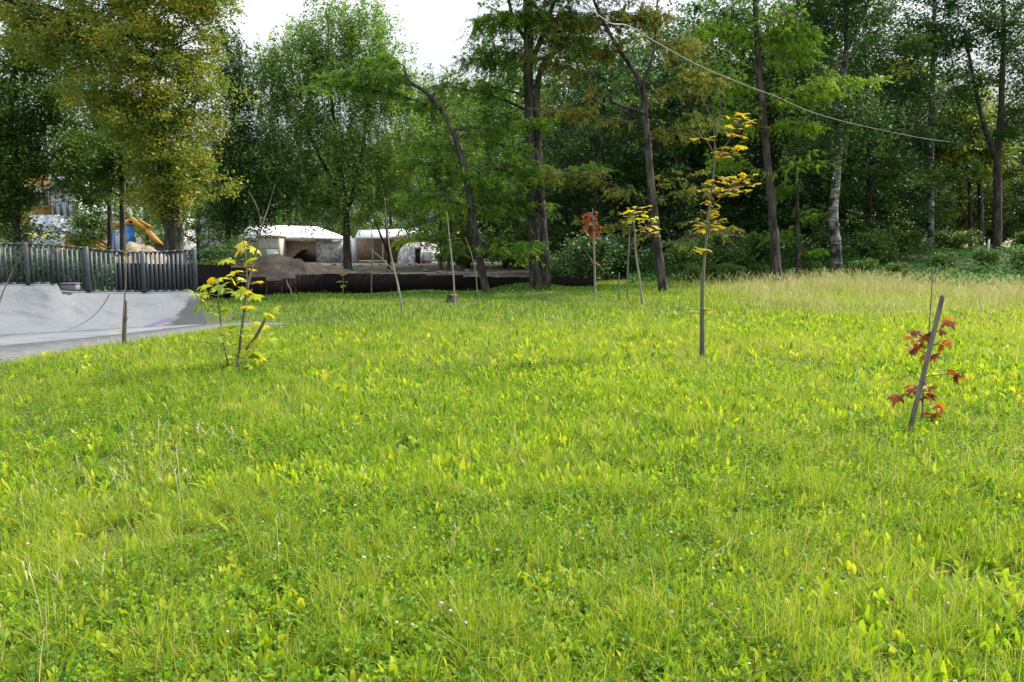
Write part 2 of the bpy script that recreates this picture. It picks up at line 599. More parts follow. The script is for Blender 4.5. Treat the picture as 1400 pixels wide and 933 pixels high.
def picket_fence():
    crest = RV[:, 11].copy() - (RV[:, 11] - RV[:, 10]) * .35
    # smooth poly-line along the deck
    seg = np.linalg.norm(np.diff(crest[:, :2], axis=0), axis=1)
    s = np.concatenate([[0], np.cumsum(seg)])
    total = s[-1] + .05

    def at(d):
        return np.array([np.interp(d, s, crest[:, k]) for k in range(3)])
    root = empty('picket_fence', at(0), 'dark blue-grey metal picket fence with a wavy top rail above the skate ramp', 'fence')
    org = np.array(root.location)
    npost = 9

    def topz(d):
        x = at(d)[0]
        Yd = at(d)[1]
        px = 700 + F * x / (Yd * 1.0)
        py = np.interp(px, [-420, -100, 0, 50, 100, 150, 190, 225, 250, 280], [330, 331, 332, 332.5, 336, 341.5, 344.5, 343.5, 341.5, 341.5])
        return P(700, py, Yd)[2]
    posts = np.linspace(.03, total - .06, npost)
    lastp = None
    for i, d in enumerate(posts):
        p = at(d)
        b = MB().box((p[0], p[1], (p[2] + topz(d)) / 2 + .005), (.085, .085, topz(d) - p[2] + .03), math.atan2(*(at(d + .01) - at(d - .01))[[1, 0]]), .006)
        b.box((p[0], p[1], p[2] + .006), (.16, .16, .012))
        b.build('post', M['picket'], root, origin=org)
        if lastp is not None:
            pk = MB()
            n = int((d - lastp) / .086)
            for k in range(1, n):
                e = lastp + (d - lastp) * k / n
                q = at(e)
                dd = at(e + .01) - at(e - .01)
                z0, z1 = q[2] + .06, topz(e) - .035
                pk.box((q[0], q[1], (z0 + z1) / 2), (.05, .03, z1 - z0), math.atan2(dd[1], dd[0]))
            pk.build('picket_panel', M['picket'], root, origin=org)
            for nm, off in (('top_rail', None), ('bottom_rail', .05)):
                r_ = MB()
                ee = np.linspace(lastp + .04, d - .04, 7)
                for e0, e1 in zip(ee[:-1], ee[1:]):
                    a, b2 = at(e0), at(e1)
                    a[2] = topz(e0) - .018 if off is None else a[2] + off
                    b2[2] = topz(e1) - .018 if off is None else b2[2] + off
                    r_.beam(a, b2 + (b2 - a) * .004, .05, .035)
                r_.build(nm, M['picket'], root, origin=org)
        lastp = d


picket_fence()

# ------------------------------------------------------------------ grass and other meadow cover


def rand_ground(n, r0, r1, half=0.86, power=1.0):
    """random points of the meadow between two distances from where the photographer stood"""
    r = np.exp(rng.uniform(np.log(r0), np.log(r1), n)) if power == 0 else (rng.uniform(r0 ** power, r1 ** power, n)) ** (1 / power)
    u = rng.uniform(-half, half, n)
    x = u * r + rng.uniform(-2.3, 2.3, n)
    return x, r


def path_side(x, y):
    """signed metres in front of (+) the path's near edge"""
    ye = np.interp(x, PATH_POLY_X, PATH_POLY_Y, right=99)
    return np.where(x < PATH_POLY_X[-1], ye - y, 9.0)


def meadow_ok(x, y):
    side = path_side(x, y)
    beyond = (y > np.interp(x, [G(286, 440)[0], G(455, 440)[0]], [G(286, 440)[1], G(455, 440)[1]])) & (x > RV[-1][0][0] + .05)
    ok = (side > rng.uniform(-.14, .10, len(x))) | (beyond & (x > RV[-1][0][0])) | (y > 18.4)
    # beyond the sheet fence there is no lawn
    fy = np.interp(x, [-11, 3.4], [24.0, 30.0])
    ok &= (y < fy) | (x > 3.4)
    return ok


def vnoise(x, y, s, seed=0):
    r = np.random.default_rng(seed)
    t = np.zeros_like(x)
    for k in range(5):
        a = r.uniform(0, 2 * math.pi)
        f = s * r.uniform(.6, 1.7)
        t += np.sin((x * math.cos(a) + y * math.sin(a)) * f + r.uniform(0, 6.28))
    return t / 5


def ribbon(pos, h, w, lean, az, tw, nseg, tint, droop=.35, taper=.85, belly=0.0):
    """curved flat blades; returns verts, quads, tint per vertex"""
    n = len(h)
    t = np.linspace(0, 1, nseg + 1)[None, :, None]
    up = np.zeros((n, 1, 3))
    up[:, 0, 2] = 1
    dirv = np.stack([np.cos(az), np.sin(az), np.zeros(n)], 1)[:, None, :]
    hh, ll = h[:, None, None], lean[:, None, None]
    c = pos[:, None, :] + up * hh * (t * np.sqrt(np.maximum(0.05, 1 - ll ** 2 * .5)) - droop * ll * t ** 2) + dirv * hh * ll * t ** 1.6
    s = np.stack([-np.sin(az + tw), np.cos(az + tw), np.zeros(n)], 1)[:, None, :]
    prof = (1 - t) ** .6 * taper + (1 - taper)
    if belly:
        prof = np.sin(np.pi * np.clip(t * .86 + .12, 0, 1)) ** belly
    wd = w[:, None, None] * prof * .5
    V = np.stack([c - s * wd, c + s * wd], 2).reshape(-1, 3)
    m = 2 * (nseg + 1)
    base = (np.arange(n) * m)[:, None]
    k = np.arange(nseg)[None, :] * 2
    Q = np.stack([base + k, base + k + 1, base + k + 3, base + k + 2], -1).reshape(-1, 4)
    return V, Q, np.repeat(tint, m)


def join(parts):
    V, Q, T, n = [], [], [], 0
    for v, q, t in parts:
        V.append(v)
        Q.append(q + n)
        T.append(t)
        n += len(v)
    return np.vstack(V), np.vstack(Q), np.concatenate(T)


def build_grass():
    parts = []
    for (n, r0, r1, nseg, wmin) in ((360000, 1.6, 4.6, 3, .0034), (300000, 4.6, 8.5, 2, .0050), (230000, 8.5, 15, 2, .0080), (330000, 15, 36, 1, .020)):
        x, y = rand_ground(n, r0, r1, .84, 1.6)
        # tussocks: pull blades toward clump centres
        ok = meadow_ok(x, y)
        x, y = x[ok], y[ok]
        n2 = len(x)
        g = .16
        cx = np.round(x / g + .7 * vnoise(x, y, 9, 3)) * g
        cy = np.round(y / g + .7 * vnoise(x, y, 8, 4)) * g
        pull = rng.uniform(0, .55, n2)
        x = x + (cx - x) * pull
        y = y + (cy - y) * pull
        side = path_side(x, y)
        mown = 1 - .5 * (1 - sstep(.3, 2.6, np.abs(side)))
        big = vnoise(x, y, .8, 11) * .5 + vnoise(x, y, 2.6, 12) * .5
        clump = .5 * vnoise(x, y, 11, 13) + .5 * vnoise(x, y, 21, 14)
        h = rng.gamma(5, .016, n2) * np.clip(1 + .5 * big + 1.25 * clump, .25, 2.2) * mown + .02
        keepb = rng.random(n2) < np.clip(.68 + 1.6 * clump + sstep(9, 15, y), .18, 1)
        h *= 1 + .25 * sstep(15, 28, y) * sstep(2, 8, x) - .25 * sstep(18, 23, y) * (1 - sstep(1, 6, x))
        w = wmin * rng.uniform(.7, 1.5, n2)
        lean = np.clip(rng.normal(.58, .32, n2), .05, 1.1)
        az = rng.uniform(0, 2 * math.pi, n2)
        tint = np.clip(rng.normal(.49, .24, n2) - .16 * vnoise(x, y, .45, 21) - .1 * vnoise(x, y, 3.1, 22)
                       + .12 * sstep(-3, 5, x) - .30 * sstep(12.5, 18, y) * (1 - sstep(0, 9, x)) - .05 * sstep(16, 24, y) + .2 * (1 - sstep(.2, 1.8, np.abs(side))), 0, .93)
        dead = rng.random(n2) < .10
        tint[dead] = 1.0
        z = ground_h(x, y) - .008
        kb = keepb
        parts.append(ribbon(np.stack([x, y, z], 1)[kb], h[kb], w[kb], lean[kb], az[kb], rng.normal(0, .9, kb.sum()), nseg, tint[kb]))
    V, Q, T = join(parts)
    tag(link('meadow_grass', mk_mesh('meadow_grass', V, Q, attrs={'tint': T}), M['grass']),
        'sunlit yellow-green unmown meadow grass covering the open ground', 'grass', kind='stuff')


def build_weeds():
    """broad upright leaves (plantain, hawkbit, sorrel) and small clover leaves among the grass"""
    parts = []
    for (nr, r0, r1, sc) in ((10500, 1.8, 5.0, .74), (12500, 4.6, 9.5, .88), (6500, 9.5, 18, 1.05)):
        x, y = rand_ground(nr, r0, r1, .84, 1.7)
        dens = .6 * vnoise(x, y, .9, 31) + .5 * vnoise(x, y, 3.3, 33) + .3 * sstep(-2.5, 3, x) + rng.normal(0, .4, nr) - .22 - .9 * sstep(13, 17, y) * (1 - sstep(-1, 6, x))
        ok = meadow_ok(x, y) & (dens > .02) & (path_side(x, y) > 1.5)
        x, y = x[ok], y[ok]
        k = rng.integers(4, 9, len(x))
        X, Y = np.repeat(x, k), np.repeat(y, k)
        n = len(X)
        az = rng.uniform(0, 2 * math.pi, n)
        X = X + np.cos(az) * .03 + rng.normal(0, .012, n)
        Y = Y + np.sin(az) * .03 + rng.normal(0, .012, n)
        h = rng.uniform(.06, .16, n) * sc
        w = h * rng.uniform(.17, .36, n)
        lean = np.clip(rng.normal(.5, .28, n), .08, 1.0)
        tint = np.clip(np.repeat(rng.normal(.55, .22, len(x)), k) + rng.normal(0, .1, n), 0, 1)
        parts.append(ribbon(np.stack([X, Y, ground_h(X, Y)], 1), h, w, lean, az, rng.normal(0, .25, n), 4, tint, belly=.55))
    # clover: three flat leaflets on a stalk
    n = 56000
    x, y = rand_ground(n, 1.8, 10, .84, 1.3)
    ok = meadow_ok(x, y) & (vnoise(x, y, 1.4, 41) > -.12) & (path_side(x, y) > .8)
    x, y = x[ok], y[ok]
    n = len(x)
    z = ground_h(x, y) + rng.uniform(.03, .11, n)
    for j in range(3):
        a = rng.uniform(0, 2, n) + j * 2.094
        s = rng.uniform(.011, .021, n)
        parts.append(ribbon(np.stack([x, y, z], 1), s, s * 1.0, np.full(n, .92), a, np.zeros(n), 2, np.clip(rng.normal(.25, .15, n), 0, 1), droop=.1, belly=.7))
    V, Q, T = join(parts)
    tag(link('meadow_weeds', mk_mesh('meadow_weeds', V, Q, attrs={'tint': T}), M['weed']),
        'broad upright weed leaves and clover mixed through the meadow grass', 'weeds', kind='stuff')


def sphere_tpl(nu=7, nv=5):
    V, Q = [], []
    for j in range(nv + 1):
        th = math.pi * j / nv
        for i in range(nu):
            ph = 2 * math.pi * i / nu
            V.append((math.sin(th) * math.cos(ph), math.sin(th) * math.sin(ph), math.cos(th)))
    for j in range(nv):
        for i in range(nu):
            Q.append((j * nu + i, j * nu + (i + 1) % nu, (j + 1) * nu + (i + 1) % nu, (j + 1) * nu + i))
    return np.array(V), np.array(Q)


def build_flowers():
    sv, sq = sphere_tpl()
    n = 2700
    x, y = rand_ground(n, 2.2, 19, .84, 1.5)
    ok = meadow_ok(x, y) & (vnoise(x, y, 1.5, 51) + .5 * vnoise(x, y, 4, 52) > .12) & (path_side(x, y) > 1)
    x, y = x[ok], y[ok]
    n = len(x)
    r = rng.uniform(.0045, .0085, n)
    z = ground_h(x, y) + rng.uniform(.07, .17, n)
    jit = rng.normal(1, .16, (n, len(sv), 1))
    V = sv[None] * r[:, None, None] * jit * np.array([1, 1, .85]) + np.stack([x, y, z], 1)[:, None, :]
    Q = (sq[None] + (np.arange(n) * len(sv))[:, None, None]).reshape(-1, 4)
    tag(link('clover_flowers', mk_mesh('clover_flowers', V.reshape(-1, 3), Q), M['flower']),
        'tiny off-white and dusty pink clover heads dotted over the meadow', 'flowers', kind='stuff')


def build_straw():
    parts = []

    def stalks(x, y, hmin, hmax, w, heads=True, leanm=.3, nseg=4):
        n = len(x)
        h = rng.uniform(hmin, hmax, n)
        az = rng.uniform(0, 2 * math.pi, n)
        lean = np.clip(rng.normal(leanm, .18, n), .03, .9)
        t = rng.uniform(0, 1, n)
        b = np.stack([x, y, ground_h(x, y)], 1)
        parts.append(ribbon(b, h, np.full(n, w) * rng.uniform(.7, 1.3, n), lean, az, rng.normal(0, .8, n), nseg, t, taper=.4))
        if heads:
            d = np.stack([np.cos(az), np.sin(az), np.zeros(n)], 1)
            tip = b + np.array([0, 0, 1]) * (h * (np.sqrt(1 - lean ** 2 * .5) - .35 * lean))[:, None] + d * (h * lean)[:, None]
            for k in range(4):
                a2 = az + rng.normal(0, .9, n)
                parts.append(ribbon(tip - d * (h * .04 * k)[:, None] - np.array([0, 0, 1]) * (h * .05 * k)[:, None], h * .12, w * 2.2 * np.ones(n),
                                    np.clip(rng.normal(.5, .2, n), .1, .9), a2, rng.normal(0, 1, n), 2, np.clip(t + .2, 0, 1), belly=.8))
    x, y = rand_ground(520, 2.4, 12, .84, 1.5)
    ok = meadow_ok(x, y) & (path_side(x, y) > 1.5)
    stalks(x[ok], y[ok], .14, .34, .0024, True, .5)
    # pale tuft on the left
    for (px, py, n) in ((188, 705, 26), (205, 660, 14), (95, 720, 10), (60, 880, 6), (30, 905, 5), (270, 640, 9)):
        c = G(px, py)
        stalks(c[0] + rng.normal(0, .16, n), c[1] + rng.normal(0, .16, n), .22, .45, .0030, True, .4)
    V, Q, T = join(parts)
    tag(link('dry_stalks', mk_mesh('dry_stalks', V, Q, attrs={'tint': T}), M['straw']),
        'thin straw-coloured seed stalks rising out of the meadow', 'dry stalks', kind='stuff')
    # tall dry grass before the wood
    parts.clear()
    n = 38000
    y = rng.uniform(13, 35.5, n)
    px = rng.uniform(780, 1480, n)
    x = (px - 700) / F * y
    pyy = 340 + 1000 * 1.6 / y
    dens = sstep(960, 1110, px) * sstep(14.5, 24, y) + .30 * sstep(880, 1000, px) * sstep(22, 28, y)
    dens *= np.clip(.45 + 1.1 * vnoise(x, y, .55, 61) + .7 * vnoise(x, y, 1.9, 62), 0, 1)
    dens *= 1 - sstep(1260, 1330, px) * sstep(26.5, 29.5, y)
    ok = rng.random(n) < dens
    x, y = x[ok], y[ok]
    stalks(x, y, .22, .62, .009, False, .45, 3)
    stalks(x[::3], y[::3], .40, .80, .006, True, .38, 3)
    V, Q, T = join(parts)
    tag(link('tall_dry_grass', mk_mesh('tall_dry_grass', V, Q, attrs={'tint': T}), M['straw']),
        'tall bleached grass in a band before the wood on the right', 'dry grass', kind='stuff')


def leaf_cards(C, size, tint, up=.5, asp=.62, fold=True):
    """a rhombic leaf at each centre, random attitude"""
    n = len(C)
    nr = rng.normal(size=(n, 3))
    nr[:, 2] = np.abs(nr[:, 2]) + up
    nr /= np.linalg.norm(nr, axis=1, keepdims=True)
    d = rng.normal(size=(n, 3))
    d -= nr * (d * nr).sum(1, keepdims=True)
    d /= np.linalg.norm(d, axis=1, keepdims=True) + 1e-9
    s = np.cross(nr, d)
    L = (size * .5)[:, None]
    W = L * asp
    V = np.stack([C - d * L, C + s * W - d * L * .15 + nr * L * .18, C + d * L, C - s * W - d * L * .15 + nr * L * .18], 1).reshape(-1, 3)
    Q = np.arange(n * 4).reshape(n, 4)
    return V, Q, np.repeat(tint, 4)


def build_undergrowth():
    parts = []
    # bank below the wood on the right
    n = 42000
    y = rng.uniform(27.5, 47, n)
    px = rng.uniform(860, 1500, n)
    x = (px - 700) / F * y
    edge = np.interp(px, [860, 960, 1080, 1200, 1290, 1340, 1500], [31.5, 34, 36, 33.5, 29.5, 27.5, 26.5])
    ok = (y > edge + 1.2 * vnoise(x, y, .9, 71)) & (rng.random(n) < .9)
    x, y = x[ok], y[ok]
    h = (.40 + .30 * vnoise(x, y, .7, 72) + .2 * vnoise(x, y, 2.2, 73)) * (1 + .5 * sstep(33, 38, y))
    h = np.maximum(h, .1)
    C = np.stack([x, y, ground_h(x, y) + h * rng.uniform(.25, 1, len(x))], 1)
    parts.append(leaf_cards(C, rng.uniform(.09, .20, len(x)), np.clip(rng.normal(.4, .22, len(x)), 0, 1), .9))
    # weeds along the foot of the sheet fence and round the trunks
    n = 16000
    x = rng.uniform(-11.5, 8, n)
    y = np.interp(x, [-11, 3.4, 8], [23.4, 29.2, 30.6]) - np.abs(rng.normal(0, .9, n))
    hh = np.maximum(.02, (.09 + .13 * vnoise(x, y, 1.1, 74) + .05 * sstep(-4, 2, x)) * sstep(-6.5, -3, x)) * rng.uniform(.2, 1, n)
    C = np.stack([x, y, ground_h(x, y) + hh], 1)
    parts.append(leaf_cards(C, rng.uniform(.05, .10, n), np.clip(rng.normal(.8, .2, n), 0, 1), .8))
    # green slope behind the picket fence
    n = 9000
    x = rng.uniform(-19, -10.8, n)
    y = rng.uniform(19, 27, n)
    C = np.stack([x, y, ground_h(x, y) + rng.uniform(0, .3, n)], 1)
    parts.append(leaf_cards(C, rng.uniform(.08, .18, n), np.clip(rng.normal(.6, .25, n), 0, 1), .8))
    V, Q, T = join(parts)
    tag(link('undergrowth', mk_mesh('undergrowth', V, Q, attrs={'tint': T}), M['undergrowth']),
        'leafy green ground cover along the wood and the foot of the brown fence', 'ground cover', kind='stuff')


build_grass()
build_weeds()
build_flowers()
build_straw()
build_undergrowth()

# ------------------------------------------------------------------ trees


def smooth_path(pts, n):
    pts = np.asarray(pts, float)
    t = np.linspace(0, len(pts) - 1, n)
    out = []
    for u in t:
        i = min(int(u), len(pts) - 2)
        f = u - i
        p0, p1, p2, p3 = pts[max(i - 1, 0)], pts[i], pts[i + 1], pts[min(i + 2, len(pts) - 1)]
        out.append(.5 * (2 * p1 + (p2 - p0) * f + (2 * p0 - 5 * p1 + 4 * p2 - p3) * f * f + (3 * p1 - p0 - 3 * p2 + p3) * f ** 3))
    return np.array(out)


def bez(a, b, lift, n=7):
    a, b = np.asarray(a, float), np.asarray(b, float)
    m = (a + b) / 2 + np.array([0, 0, lift])
    t = np.linspace(0, 1, n)[:, None]
    return (1 - t) ** 2 * a + 2 * t * (1 - t) * m + t * t * b


def grow(trunks, lobes, style, nleaf, lsize, seed, spread=.34, limb=.07, tintm=.5, bare=0.0):
    """trunks: list of (N,4) arrays x,y,z,r ; lobes: list of (centre, radii3, weight)
    returns trunk mesh, branch mesh, and crown arrays"""
    global rng
    keep = rng
    rng = np.random.default_rng(seed)
    tb, bb = [], MB()
    for t in trunks:
        tb.append(MB())
        pts = smooth_path(t, 4 * len(t))
        wob = rng.normal(0, .012, (len(pts), 3)) * pts[:, 3:4] * 6
        wob[:, 2] = 0
        r = pts[:, 3].copy()
        tb[-1].tube(pts[:, :3] + wob, np.maximum(r, .012), 10, True, .05)
    allp = np.vstack([smooth_path(t, 40) for t in trunks])
    W = np.array([l[2] * l[1][0] * l[1][2] for l in lobes], float)
    W = W / W.sum()
    parts = []
    for (c, rad, wt), wn in zip(lobes, W):
        c, rad = np.asarray(c, float), np.asarray(rad, float)
        n = max(30, int(nleaf * wn))
        # limb from the trunk
        d = np.linalg.norm((allp[:, :3] - c) * [1, 1, .8], axis=1) + 3.0 * np.maximum(0, allp[:, 2] - (c[2] - .1 * rad[2] - .25 * np.linalg.norm(allp[:, :2] - c[:2], axis=1)))
        k = int(np.argmin(d))
        a = allp[k, :3]
        r0 = min(allp[k, 3] * .55, limb * (0.6 + .25 * rad[0]))
        if style == 'larch':
            # long bough through the lobe, side sprays, hanging needles
            far = c + (c - a) * .0
            dirx = 1.0 if c[0] >= a[0] else -1.0
            far = c + np.array([dirx * rad[0] * .95, rng.normal(0, .3) * rad[1], -rad[2] * .35])
            path = bez(a, far, .12 * np.linalg.norm(far - a), 12)
            bb.tube(path, np.linspace(r0, .008, 12), 5, False)
            nt = max(6, int(n / 90))
            for j in range(nt):
                u = rng.uniform(.12, 1)
                s = path[int(u * 11)]
                lim = rad * (1.05 - .45 * abs(u - .5))
                e = s + np.array([dirx * rng.uniform(-.1, .9) * min(lim[0], 1.6) * .6, rng.normal(0, .5) * lim[1], -rng.uniform(.0, .9) * lim[2] + rng.uniform(0, .25)])
                if rng.random() < .35:
                    e = c + rng.uniform(-1, 1, 3) * rad * .8
                tw = bez(s, e, rng.uniform(0, .3), 6)
                bb.tube(tw, np.linspace(.012, .004, 6), 3, False)
                ns = max(3, int(n / nt / 20))
                m = ns * 20
                q0 = rng.uniform(.05, 1, ns)
                i0 = np.minimum((q0 * 5).astype(int), 4)
                f = (q0 * 5 - i0)[:, None]
                S0 = tw[i0] * (1 - f) + tw[i0 + 1] * f
                tdir = (e - s) / (np.linalg.norm(e - s) + 1e-6)
                sd_ = tdir * rng.uniform(.1, .9, (ns, 1)) + rng.normal(0, .55, (ns, 3)) * [1, 1, .35] + np.array([0, 0, -.45])
                sl_ = rng.uniform(.16, .52, (ns, 1)) * (.75 + .3 * rad[2])
                q = rng.uniform(0, 1, (ns, 20, 1))
                C = S0[:, None, :] + sd_[:, None, :] * sl_[:, None, :] * q - np.array([0, 0, .12]) * q * q * sl_[:, None, :]
                C = C.reshape(-1, 3) + rng.normal(0, .022, (m, 3))
                tint = np.clip(rng.normal(tintm, .2) + rng.normal(0, .13, m), 0, 1)
                sz = lsize * rng.uniform(.6, 1.3, m)
                parts.append(leaf_cards(C, sz, tint, .1, .24))
            continue
        mid = c + rng.normal(0, .1, 3) * rad
        path = bez(a, mid, .15 * np.linalg.norm(mid - a), 8)
        path[1:-1] += rng.normal(0, .05, (6, 3)) * np.linalg.norm(mid - a) * .5
        bb.tube(path, np.linspace(r0, max(.012, r0 * .4), 8), 6, False)
        ncl = max(8, int(n / (70 if style == 'birch' else 85)))
        dirs = rng.normal(size=(ncl, 3))
        dirs /= np.linalg.norm(dirs, axis=1, keepdims=True)
        rr = rng.uniform(.25, 1, ncl) ** .5
        cc = c + dirs * rr[:, None] * rad * (1 + .18 * rng.normal(size=(ncl, 1)))
        nb = min(ncl, 26)
        for j in range(nb):
            s = path[rng.integers(3, 8)]
            b = bez(s, cc[j], rng.uniform(0, .2), 6)
            b[1:-1] += rng.normal(0, .05, (4, 3))
            bb.tube(b, np.linspace(max(.012, r0 * .35), .004, 6), 4, False)
        m = int(n / ncl)
        csz = rng.uniform(.55, 1.35, ncl)
        ct = np.clip(rng.normal(tintm, .17, ncl), 0, 1)
        idx = np.repeat(np.arange(ncl), m)
        k2 = len(idx)
        off = rng.normal(size=(k2, 3))
        if style == 'birch':
            strand = rng.integers(0, 4, k2) + idx * 4
            so = np.random.default_rng(seed + 5).normal(size=(ncl * 4, 2)) * spread * .75
            sl = np.random.default_rng(seed + 6).uniform(.6, 2.3, ncl * 4)
            fall = rng.uniform(0, 1, k2) * sl[strand]
            off = np.stack([so[strand, 0] + off[:, 0] * .09, so[strand, 1] + off[:, 1] * .09, .35 - fall + off[:, 2] * .04], 1)
            C = cc[idx] + off
        else:
            off *= np.array([1, 1, .55]) * spread
            C = cc[idx] + off * csz[idx][:, None]
        tint = np.clip(ct[idx] + rng.normal(0, .09, k2), 0, 1)
        parts.append(leaf_cards(C, lsize * rng.uniform(.6, 1.35, k2), tint, .5))
    V, Q, T = join(parts)
    rng = keep
    return tb, bb, (V, Q, T)


def make_tree(name, label, cat, trunks, lobes, style, bark, leaf, nleaf, lsize, seed, group=None, **kw):
    base = np.array(trunks[0][0][:3])
    root = empty(name, base, label, cat, group)
    tb, bb, (V, Q, T) = grow(trunks, lobes, style, nleaf, lsize, seed, **kw)
    for i, t in enumerate(tb):
        t.build('trunk' if i == 0 or name == 'shrub' or trunks[i][0][2] < base[2] + 2.5 else 'limb', M[bark], root, True, base)
    if bb.V:
        bb.build('branches', M[bark], root, True, base)
    link('crown', mk_mesh('crown', V - base, Q, attrs={'tint': T}), M[leaf], root)
    return root


def ptree(name, label, cat, Y, trunk_px, lobes_px, style, bark, leaf, nleaf, lsize, seed, group=None, extra=(), dj=.5, **kw):
    """tree described where the photo shows it: trunk outline points (px, py, width) and crown masses (px, py, rx, ry[, weight])"""
    s = Y / F
    g = np.random.default_rng(seed + 99)
    trunks = []
    for tp in [trunk_px] + list(extra):
        arr = []
        for i, (px, py, w) in enumerate(tp):
            p = P(px, py, Y + (g.normal(0, .12) if i else 0))
            arr.append([*p, w * s / 2 * .78])
        arr = np.array(arr)
        trunks.append(arr)
    b = trunks[0][0]
    gz = float(ground_h(b[0], b[1]))
    b[2] = gz - .08
    # root flare
    p2 = trunks[0][1] * .12 + b * .88
    p2[3] = b[3]
    b[3] *= 1.4
    trunks[0] = np.vstack([trunks[0][:1], p2[None], trunks[0][1:]])
    lobes = []
    for l in lobes_px:
        px, py, rx, ry = l[:4]
        w = l[4] if len(l) > 4 else 1.0
        dep = Y + (l[5] if len(l) > 5 else g.normal(0, 1) * dj)
        rad = np.array([rx * s, max(rx, ry) * s * .85, ry * s])
        lobes.append((P(px, py, dep), rad, w))
    return make_tree(name, label, cat, trunks, lobes, style, bark, leaf, nleaf, lsize, seed, group, **kw)


# --- tall yellowing poplar on the left
ptree('poplar_tree', 'big poplar turning yellow, thick ridged trunk behind the picket fence', 'tree', 29,
      [(243, 392, 34), (237, 320, 31), (226, 230, 27), (205, 140, 22), (190, 60, 17), (180, -40, 13), (176, -160, 8)],
      [(245, 245, 62, 44), (205, 170, 55, 60), (262, 150, 46, 60), (150, 130, 60, 40), (250, 60, 52, 60), (180, 60, 60, 50), (110, 70, 60, 34),
       (60, 40, 60, 34), (150, 10, 70, 50), (240, -20, 60, 40), (290, -5, 46, 26), (20, 5, 60, 30), (200, -90, 80, 60), (120, -80, 70, 50), (190, -190, 60, 60), (215, 275, 34, 26)],
      'broad', 'bark_dark', 'leaf_poplar', 100000, .125, 101, spread=.27, limb=.10, tintm=.5)

# --- left edge
ptree('leafy_tree', 'dense green broadleaf tree at the far left behind the picket fence', 'tree', 33,
      [(18, 388, 14), (22, 300, 12), (14, 200, 10), (20, 100, 6)],
      [(20, 130, 52, 46), (60, 175, 44, 36), (5, 210, 46, 46), (30, 228, 34, 20, .8), (60, 232, 26, 12, .6), (2, 280, 36, 40), (34, 268, 14, 18, .6), (85, 258, 14, 16, .6), (50, 262, 12, 14, .6), (62, 318, 24, 8, .6), (80, 110, 40, 40), (50, 70, 40, 34), (-40, 200, 50, 90), (20, 320, 26, 14, .7), (105, 205, 34, 30)],
      'broad', 'bark_dark', 'leaf_green', 46000, .15, 102, spread=.36)
ptree('slim_tree', 'slim dark-stemmed tree just left of the big poplar trunk', 'tree', 34,
      [(168, 386, 9), (167, 300, 8), (165, 220, 7), (160, 120, 4)],
      [(150, 230, 34, 34), (185, 215, 30, 30), (136, 260, 22, 20), (165, 165, 40, 36), (195, 262, 20, 14)],
      'broad', 'bark_dark', 'leaf_green', 12000, .14, 103, spread=.3)
ptree('slim_tree', 'slender tree with twin thin stem left of the slim dark tree', 'tree', 37,
      [(149, 383, 9), (150, 300, 8), (146, 220, 6), (140, 130, 4)],
      [(130, 215, 30, 34), (120, 262, 22, 24), (128, 305, 26, 16), (110, 325, 22, 10), (105, 225, 26, 26), (145, 160, 30, 30)],
      'broad', 'bark_dark', 'leaf_green', 15000, .15, 104, spread=.3)

# --- birches in the middle distance
ptree('weeping_birch', 'large drooping birch with a forked dark trunk before the ruined pavilion', 'tree', 50,
      [(476, 372, 16), (474, 330, 13), (472, 280, 11), (462, 215, 8), (452, 120, 5), (448, 20, 2)],
      [(450, 40, 46, 40), (505, 45, 34, 46), (405, 85, 46, 46), (470, 110, 60, 46), (395, 160, 44, 46), (520, 120, 40, 50), (440, 190, 60, 46), (500, 200, 46, 48),
       (405, 235, 46, 34), (470, 260, 50, 30), (530, 250, 30, 46), (425, 275, 40, 24), (370, 110, 26, 50), (555, 140, 24, 60)],
      'birch', 'bark_dark', 'leaf_birch', 108000, .16, 105, extra=[[(473, 290, 9), (490, 240, 8), (500, 170, 6), (506, 60, 2)], [(472, 275, 6), (440, 220, 5), (410, 150, 2)]], spread=.42, limb=.06)
ptree('weeping_birch', 'dark narrow birch between the big poplar and the large drooping birch', 'tree', 46,
      [(310, 374, 10), (312, 300, 9), (318, 200, 7), (322, 90, 3)],
      [(325, 100, 26, 40), (320, 160, 34, 40), (345, 200, 34, 46), (310, 225, 36, 40), (335, 270, 46, 34), (300, 285, 34, 24), (375, 240, 26, 50), (310, 60, 20, 26)],
      'birch', 'bark_dark', 'leaf_dark', 34000, .17, 106, spread=.4, tintm=.5)
ptree('young_tree', 'small yellow-green tree with a forked stem before the timber shed', 'tree', 58,
      [(532, 369, 6), (530, 330, 5), (527, 280, 4), (523, 215, 2)],
      [(520, 265, 26, 24), (542, 240, 26, 26), (515, 220, 22, 24), (545, 285, 20, 14), (495, 300, 20, 12)],
      'broad', 'bark_dark', 'leaf_poplar', 12000, .17, 107, extra=[[(530, 345, 4), (512, 300, 3), (505, 270, 2)]], spread=.35, tintm=.35)
ptree('young_tree', 'dark tree standing on paired thin stems right of the graffiti dome', 'tree', 52,
      [(603, 371, 6), (603, 330, 6), (598, 270, 5), (592, 180, 3)],
      [(602, 225, 28, 24), (622, 285, 28, 26), (575, 175, 30, 30), (620, 200, 40, 44), (600, 130, 40, 36), (640, 325, 28, 16)],
      'birch', 'bark_dark', 'leaf_green', 18000, .17, 108, extra=[[(613, 372, 6), (615, 330, 6), (622, 260, 4)]], spread=.4, tintm=.55)

